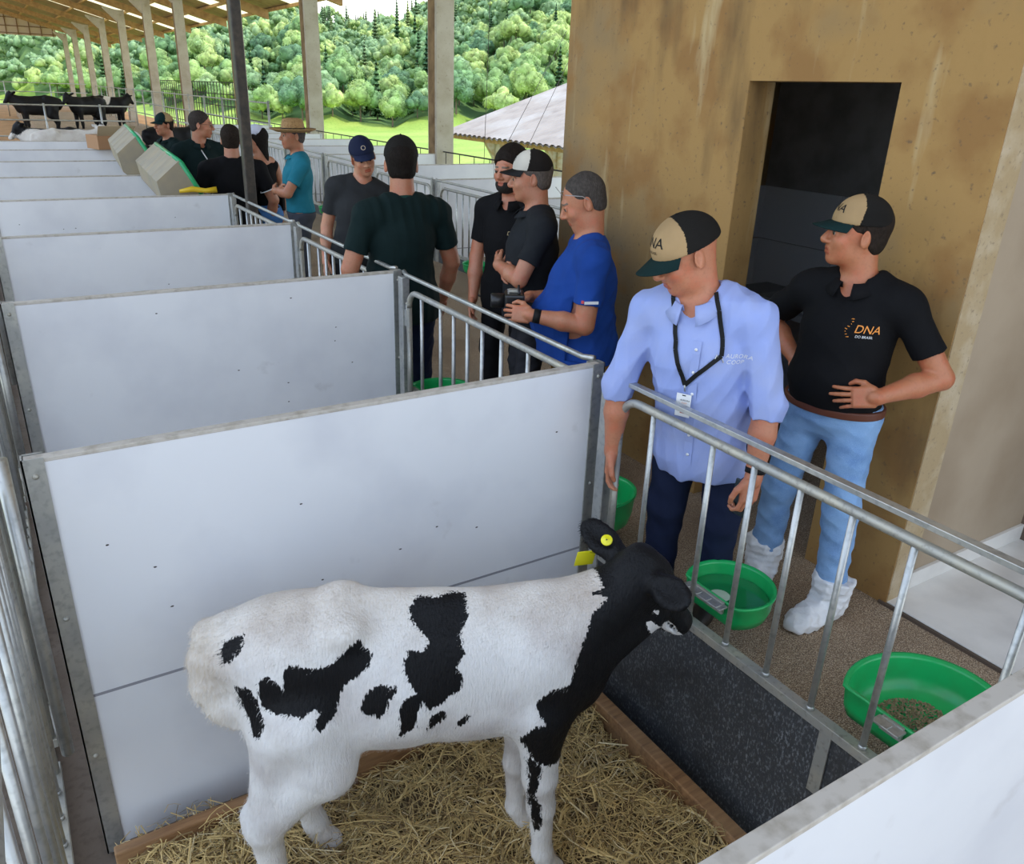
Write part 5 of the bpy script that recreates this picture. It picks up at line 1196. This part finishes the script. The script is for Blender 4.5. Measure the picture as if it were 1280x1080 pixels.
# 10 man in the black polo with white trim, from behind
f = (.12, 1.0)
K = person('man seen from behind in a black polo with white-trimmed sleeves, cropped dark hair', (2.16, 9.0), f, S=1.62, k=1.20, bulk=1.15, headdir=loc2(f, (.3, .95, 0)), armR=dict(e=(.38, .0, -.9), w=(-.1, .5, -.8)), armL=dict(e=(-.35, .1, -.9), w=(.2, .6, -.6)),
           shirt=BLK, pants=DJEAN, hem=-.10, tone=(0.45, 0.202, 0.116), hair=('short', (.035, .022, .016)), collar=BLK)
# 11 man with glasses in the dark green polo, facing us
f = (.15, -1.0)
L2 = person('man with glasses and short grey hair in a dark green polo with a name badge', (2.28, 11.1), f, S=1.685, k=1.28, bulk=1.08, headdir=loc2(f, (.90, -.42, -.08)), armR=dict(e=(.65, .25, -.7), w=(.3, .6, -.2), hn=(0, 0, 1)), armL=dict(e=(-.2, .1, -1), w=(.3, .6, -.6)),
           shirt=GRN, pants=DJEAN, hem=-.10, vneck=.06, tone=(0.45, 0.195, 0.106), hair=('short', (.07, .055, .048)))
# 12 man in a cap behind him
f = (-.8, -.3)
N2 = person('man in a dark cap half hidden behind the man with glasses', (2.15, 12.4), f, S=1.60, k=1.15, headdir=loc2(f, (-.9, -.3, .0)), shirt=GRN, pants=DJEAN, tone=(0.45, 0.202, 0.111), hair=('short', (.03, .02, .015)), cap=dict(crown=TAN, front=BRG, brimc=BRG))

def glasses(R, m):
    h = R['h']; mb = MB()
    for s in (-1, 1):
        mb.tube([h.p((s * .032 + .021 * math.cos(a), .107, .004 + .016 * math.sin(a))) for a in np.linspace(0, 2 * PI, 17)], .0016, 6); mb.tube([h.p((s * .053, .106, .010)), h.p((s * .079, .09, .012)), h.p((s * .083, .0, .008))], .0018, 6)
    mb.tube([h.p((-.011, .108, .006)), h.p((.011, .108, .006))], .0016, 6); return mb.obj('glasses', m, R['root'])
glasses(L2, BLKP)
def stripe(R, m, frac=.655, w=.012):
    pass
# badges, lanyard, logos and belongings
def surf(R, xz, y=.6, which='shirtB'):
    """point on the front of a garment at local (x, z)"""
    V, F = R[which]; B = bvh(V, F); h = B.ray_cast(Vector((xz[0], y, xz[1])), Vector((0, -1, 0))); return h
def logo(R, items, parent):
    V, F = R['shirtB']; B = bvh(V, F)
    for (txt, size, x, z, m_, sp, sh) in items:
        h = B.ray_cast(Vector((x, .6, z)), Vector((0, -1, 0)))
        if h[0] is None: continue
        add_text('lettering', txt, size, h[0], (0, 0, 1), (h[1].x * .6, h[1].y, 0), B, m_, parent, R['root'], spacing=sp, shear=sh)
z0 = A['hipz']
logo(A, [('AURORA', .021, -.128, z0 + .385, WHT, 1.1, .2), ('COOP', .021, -.122, z0 + .364, WHT, 1.1, .2)], A['shirt'])
V, F = A['shirtB']; BA = bvh(V, F)
def on(B, x, z, off=.004): h = B.ray_cast(Vector((x, .7, z)), Vector((0, -1, 0))); return (h[0] + h[1] * off) if h[0] is not None else Vector((x, .12, z))
m = MB(); m.tube([on(BA, -.086, z0 + .362), on(BA, -.078, z0 + .385), on(BA, -.072, z0 + .370), on(BA, -.065, z0 + .390), on(BA, -.058, z0 + .362)], .0022, 6); m.obj('emblem', WHT, A['shirt'])
# button placket
m = MB(); pts = [on(BA, .004, z0 + .43 - i * .045, .003) for i in range(12)]
for a, b in zip(pts[:-1], pts[1:]):
    r = Vector((.016, 0, 0)); m.add([a - r, a + r, b + r, b - r], [(0, 1, 2, 3)])
pk = m.obj('placket', PALE, A['shirt'])
for i in range(6): c = on(BA, .004, z0 + .40 - i * .085, .005); m = MB(); m.lathe([(.0001, .003), (.005, .0025), (.006, 0)], 12); m.v = [(c.x + v[0], c.y + v[2], c.z + v[1]) for v in m.v]; m.obj('button', WHT, pk)
# lanyard with badge
nbk = A['tor'].p((0, -.01, .52)); LY = BLKP
m = MB(); Lp = []
for s in (-1, 1):
    a0 = Vector(A['tor'].p((s * .070, .02, .535))); a1 = on(BA, s * .085, z0 + .40, .006); a2 = on(BA, .030, z0 + .262, .006); P = []
    for t_ in np.linspace(0, 1, 7): q = a0.lerp(a1, t_) + Vector((0, .02, .02)); n_ = BA.find_nearest(q); P.append(n_[0] + n_[1] * .007)
    for t_ in np.linspace(.1, 1, 9): q = a1.lerp(a2, t_); P.append(on(BA, q.x, q.z, .006))
    for a, b in zip(P[:-1], P[1:]):
        d = (b - a).normalized(); r = d.cross(Vector((0, 1, 0))).normalized() * .008; o = Vector((0, .0015, 0)); m.add([a - r, a + r, b + r, b - r, a - r + o, a + r + o, b + r + o, b - r + o], [(0, 1, 2, 3), (7, 6, 5, 4), (0, 4, 5, 1), (1, 5, 6, 2), (2, 6, 7, 3), (3, 7, 4, 0)])
ly = m.obj('lanyard', LY, A['root'])
c = on(BA, .030, z0 + .225, .010); m = MB(); m.tube([on(BA, .030, z0 + .262, .008), c + Vector((0, 0, .012))], .003, 6); m.obj('clip', M_['galv'], ly)
def flat(name, c, w, h, m_, parent, d=.0015, R=None):
    mb = MB(); mb.box((c[0] - w / 2, c[1], c[2] - h / 2), (c[0] + w / 2, c[1] + d, c[2] + h / 2), .0003); return mb.obj(name, m_, parent)
c = c - Vector((0, 0, .042)); c.y = max(c.y, on(BA, .03, c.z + .04, .004).y, on(BA, .03, c.z - .04, .004).y)
bd = flat('badge', c, .056, .088, WHT, ly); flat('badge_photo', c + Vector((0, .0016, -.020)), .018, .022, mat('photo_red', (.45, .16, .12), .5), bd, .0006); flat('badge_slot', c + Vector((0, .0016, .038)), .014, .004, BLKP, bd, .0006)
for txt, sz_, dx, dz, mm in (('AURORA', .009, .006, .020, BLKP), ('COOP', .007, .004, .010, ORG), ('VISITANTE', .007, 0, -.002, BLKP)):
    B2 = BVHTree.FromPolygons([(c.x - .028, c.y + .0016, c.z - .044), (c.x + .028, c.y + .0016, c.z - .044), (c.x + .028, c.y + .0016, c.z + .044), (c.x - .028, c.y + .0016, c.z + .044)], [(0, 1, 2, 3)])
    if txt != 'VISITANTE': add_text('lettering', txt, sz_, (c.x - dx, c.y + .0016, c.z + dz), (0, 0, 1), (0, 1, 0), B2, mm, bd, A['root'])
    else: flat('printed_line', c + Vector((0, .0016, dz)), .026, .004, BLKP, bd, .0006)
# watch band and phone of the man in the pale blue shirt
hf, W_, E2 = A['hands'][-1]; d = nrm(W_ - E2)
def band(p, d, r, m_, parent, w=.02, name='watch'):
    mb = MB(); P = [(r, -w / 2), (r + .003, -w / 2), (r + .003, w / 2), (r, w / 2), (r, -w / 2)]; mb.lathe(P, 20); Rm = Matrix(aimR(np.cross(d, (.3, .5, .1)), d).tolist()); mb.v = [tuple(Vector(p) + Rm @ Vector(v)) for v in mb.v]; return mb.obj(name, m_, parent)
band(W_ - d * .03, d, .033, BLKP, A['root'])
m = MB(); m.box((-.037, -.005, -.075), (.037, .005, .075), .004); Rp = Matrix(hf.R.tolist()); c = hf.p((0, .085, -.030)); Rr = Rp @ Matrix.Rotation(.0, 3, 'Y'); m.v = [tuple(Vector(c) + Rp @ Vector((v[1] * 1.0 + 0, v[2] * .9, v[0]))) for v in m.v]
ph = m.obj('phone', mat('phone_dark', (.008, .02, .022), .2), None); ph.parent = None; ph.matrix_world = A['root'].matrix_basis.copy(); tag(ph, 'dark smartphone held low in the hand of the man in the pale blue shirt', 'phone')
# logo of the black polo, belt
z0 = B['hipz']
logo(B, [('DNA', .040, -.115, z0 + .375, ORG, 1.0, .25), ('DO BRASIL', .0125, -.112, z0 + .350, WHT, 1.0, .2)], B['shirt'])
Bb = bvh(*B['shirtB']); m = MB(); 
for k_ in range(8): q = on(Bb, -.058 + .006 * math.sin(k_ * .9), z0 + .345 + k_ * .009, .002); m.tube([q, q + Vector((-.010 * math.cos(k_ * .9), .0, .002))], .0016, 5)
m.obj('emblem', ORG, B['shirt'])
def belt(R, m_, z, h=.035, g=.020, b=1.0):
    P = grow([ell(R['pel'], (0, -.005, .02), (.165 * b, .115 * b, .12), .05), ell(R['tor'], (0, R.get('by', .0), .10), (.160 * b, .118 * b, .12), .05)], g) + [('h', R['pel'].p((0, 0, z)), np.array((0, 0, 1.0)), .003, 'i'), ('h', R['pel'].p((0, 0, z + h)), np.array((0, 0, -1.0)), .003, 'i')]
    V, F = sdf_mesh(P, .005); return mesh_obj('belt', V, F, m_, R['root'], True)
B['by'] = .01; bl = belt(B, mat('brown_leather', (.12, .035, .018), .5), .022, .034, .024, 1.04)
for x in (-.10, .0, .10): m = MB(); h_ = surf(B, (x, z0 + .04), which='pantsB'); 
# camera of the man in the royal blue T-shirt
hA, WA, _ = Cc['hands'][1]; hB, WB, _ = Cc['hands'][-1]; c = (hA.p((0, .07, -.02)) + hB.p((0, .07, -.02))) / 2 + np.array((0, .02, .035))
t = empty('video_camera', (0, 0, 0), 0, 'black compact video camera held in front of the royal blue T-shirt', 'camera'); t.matrix_world = Cc['root'].matrix_basis.copy(); km = mat('camera_black', (.012, .012, .013), .35)
m = MB(); m.box((c[0] - .07, c[1] - .05, c[2] - .045), (c[0] + .07, c[1] + .05, c[2] + .045), .012); cb = m.obj('camera_body', km, t)
m = MB(); m.lathe([(.001, 0), (.036, 0), (.036, .07), (.030, .075), (.001, .07)], 24); m.v = [(c[0] + v[0], c[1] + .045 + v[2], c[2] + v[1]) for v in m.v]; m.obj('lens', km, t)
m = MB(); m.box((c[0] - .02, c[1] - .03, c[2] + .045), (c[0] + .02, c[1] + .03, c[2] + .06), .004); m.obj('shoe', M_['galv_dull'], cb)
m = MB(); m.tube([(c[0] - .05 + .1 * i / 8, c[1] - .02, c[2] + .047 + .03 * math.sin(PI * i / 8)) for i in range(9)], .006, 8); m.obj('handle', km, cb)
for i in range(5): m = MB(); m.lathe([(.0001, .003), (.005, .002), (.006, 0)], 8, (c[0] - .05 + .025 * i, c[1] + .03, c[2] + .047)); m.obj('button', M_['galv'], cb)
band(WB - nrm(WB - Cc['hands'][-1][2]) * .03, nrm(WB - Cc['hands'][-1][2]), .032, BLKP, Cc['root'], .035)
# sleeve tag of the royal blue T-shirt, small chest prints
def sidepatch(R, side, x, y, z, w, h, m_, name='sleeve_tag'):
    Bq = bvh(*R['shirtB']); hh_ = Bq.ray_cast(Vector((side * .8, y, z)), Vector((-side, 0, 0)))
    if hh_[0] is None: return
    n = hh_[1].normalized(); u = Vector((0, 0, 1)); u = (u - n * u.dot(n)).normalized(); r = u.cross(n); p = hh_[0] + n * .003
    mb = MB(); q = [p - r * w / 2 - u * h / 2, p + r * w / 2 - u * h / 2, p + r * w / 2 + u * h / 2, p - r * w / 2 + u * h / 2]; mb.add(q + [v - n * .002 for v in q], [(0, 1, 2, 3), (7, 6, 5, 4), (0, 4, 5, 1), (1, 5, 6, 2), (2, 6, 7, 3), (3, 7, 4, 0)]); return mb.obj(name, m_, R['shirt'])
sidepatch(Cc, -1, 0, .02, Cc['hipz'] + .31, .07, .014, WHT); sidepatch(Cc, -1, 0, .06, Cc['hipz'] + .31, .014, .014, mat('red_print', (.5, .04, .04), .6))
logo(E_, [('DNA', .032, -.08, E_['hipz'] + .37, mat('tan_print', (.5, .38, .2), .6), 1.0, .2)], E_['shirt'])
logo(L2, [('UFV', .03, -.10, L2['hipz'] + .46, WHT, 1.0, 0)] if False else [], L2['shirt'])
Bl = bvh(*L2['shirtB']); c = on(Bl, -.02, L2['hipz'] + .42, .006); flat('name_badge', c, .06, .11, WHT, L2['root'], .002); m = MB(); m.tube([on(Bl, .03, L2['hipz'] + .60, .004), c + Vector((0, 0, .05))], .007, 6); m.obj('badge_strap', WHT, L2['root'])
flat('chest_print', on(Bl, -.13, L2['hipz'] + .46, .004), .06, .03, mat('blue_white_print', (.5, .6, .75), .6), L2['shirt'], .001)
# sunglasses pushed up on the head of the man in the blue T-shirt
h = Cc['h']; m = MB()
for s in (-1, 1): m.tube([h.p((s * .075, .07, .07)), h.p((s * .084, .0, .035)), h.p((s * .082, -.02, .010))], .0022, 6); m.tube([h.p((s * .033 + .024 * math.cos(a), .085 + .006 * math.sin(a), .085 + .020 * math.sin(a))) for a in np.linspace(0, 2 * PI, 15)], .002, 6)
m.obj('sunglasses', mat('pale_frame', (.35, .33, .32), .3), Cc['root'])
# white trim on the black polo's sleeves and collar
for s in (1, -1):
    hf, W_, E2 = K['hands'][s]; S0 = K['tor'].p((s * .185 * 1.15, -.01, .455)); d = nrm(E2 - S0); p = S0 + (E2 - S0) * .645; band(p, d, .058 * 1.2 * 1.15 + .012, WHT, K['shirt'], .010, 'sleeve_trim')
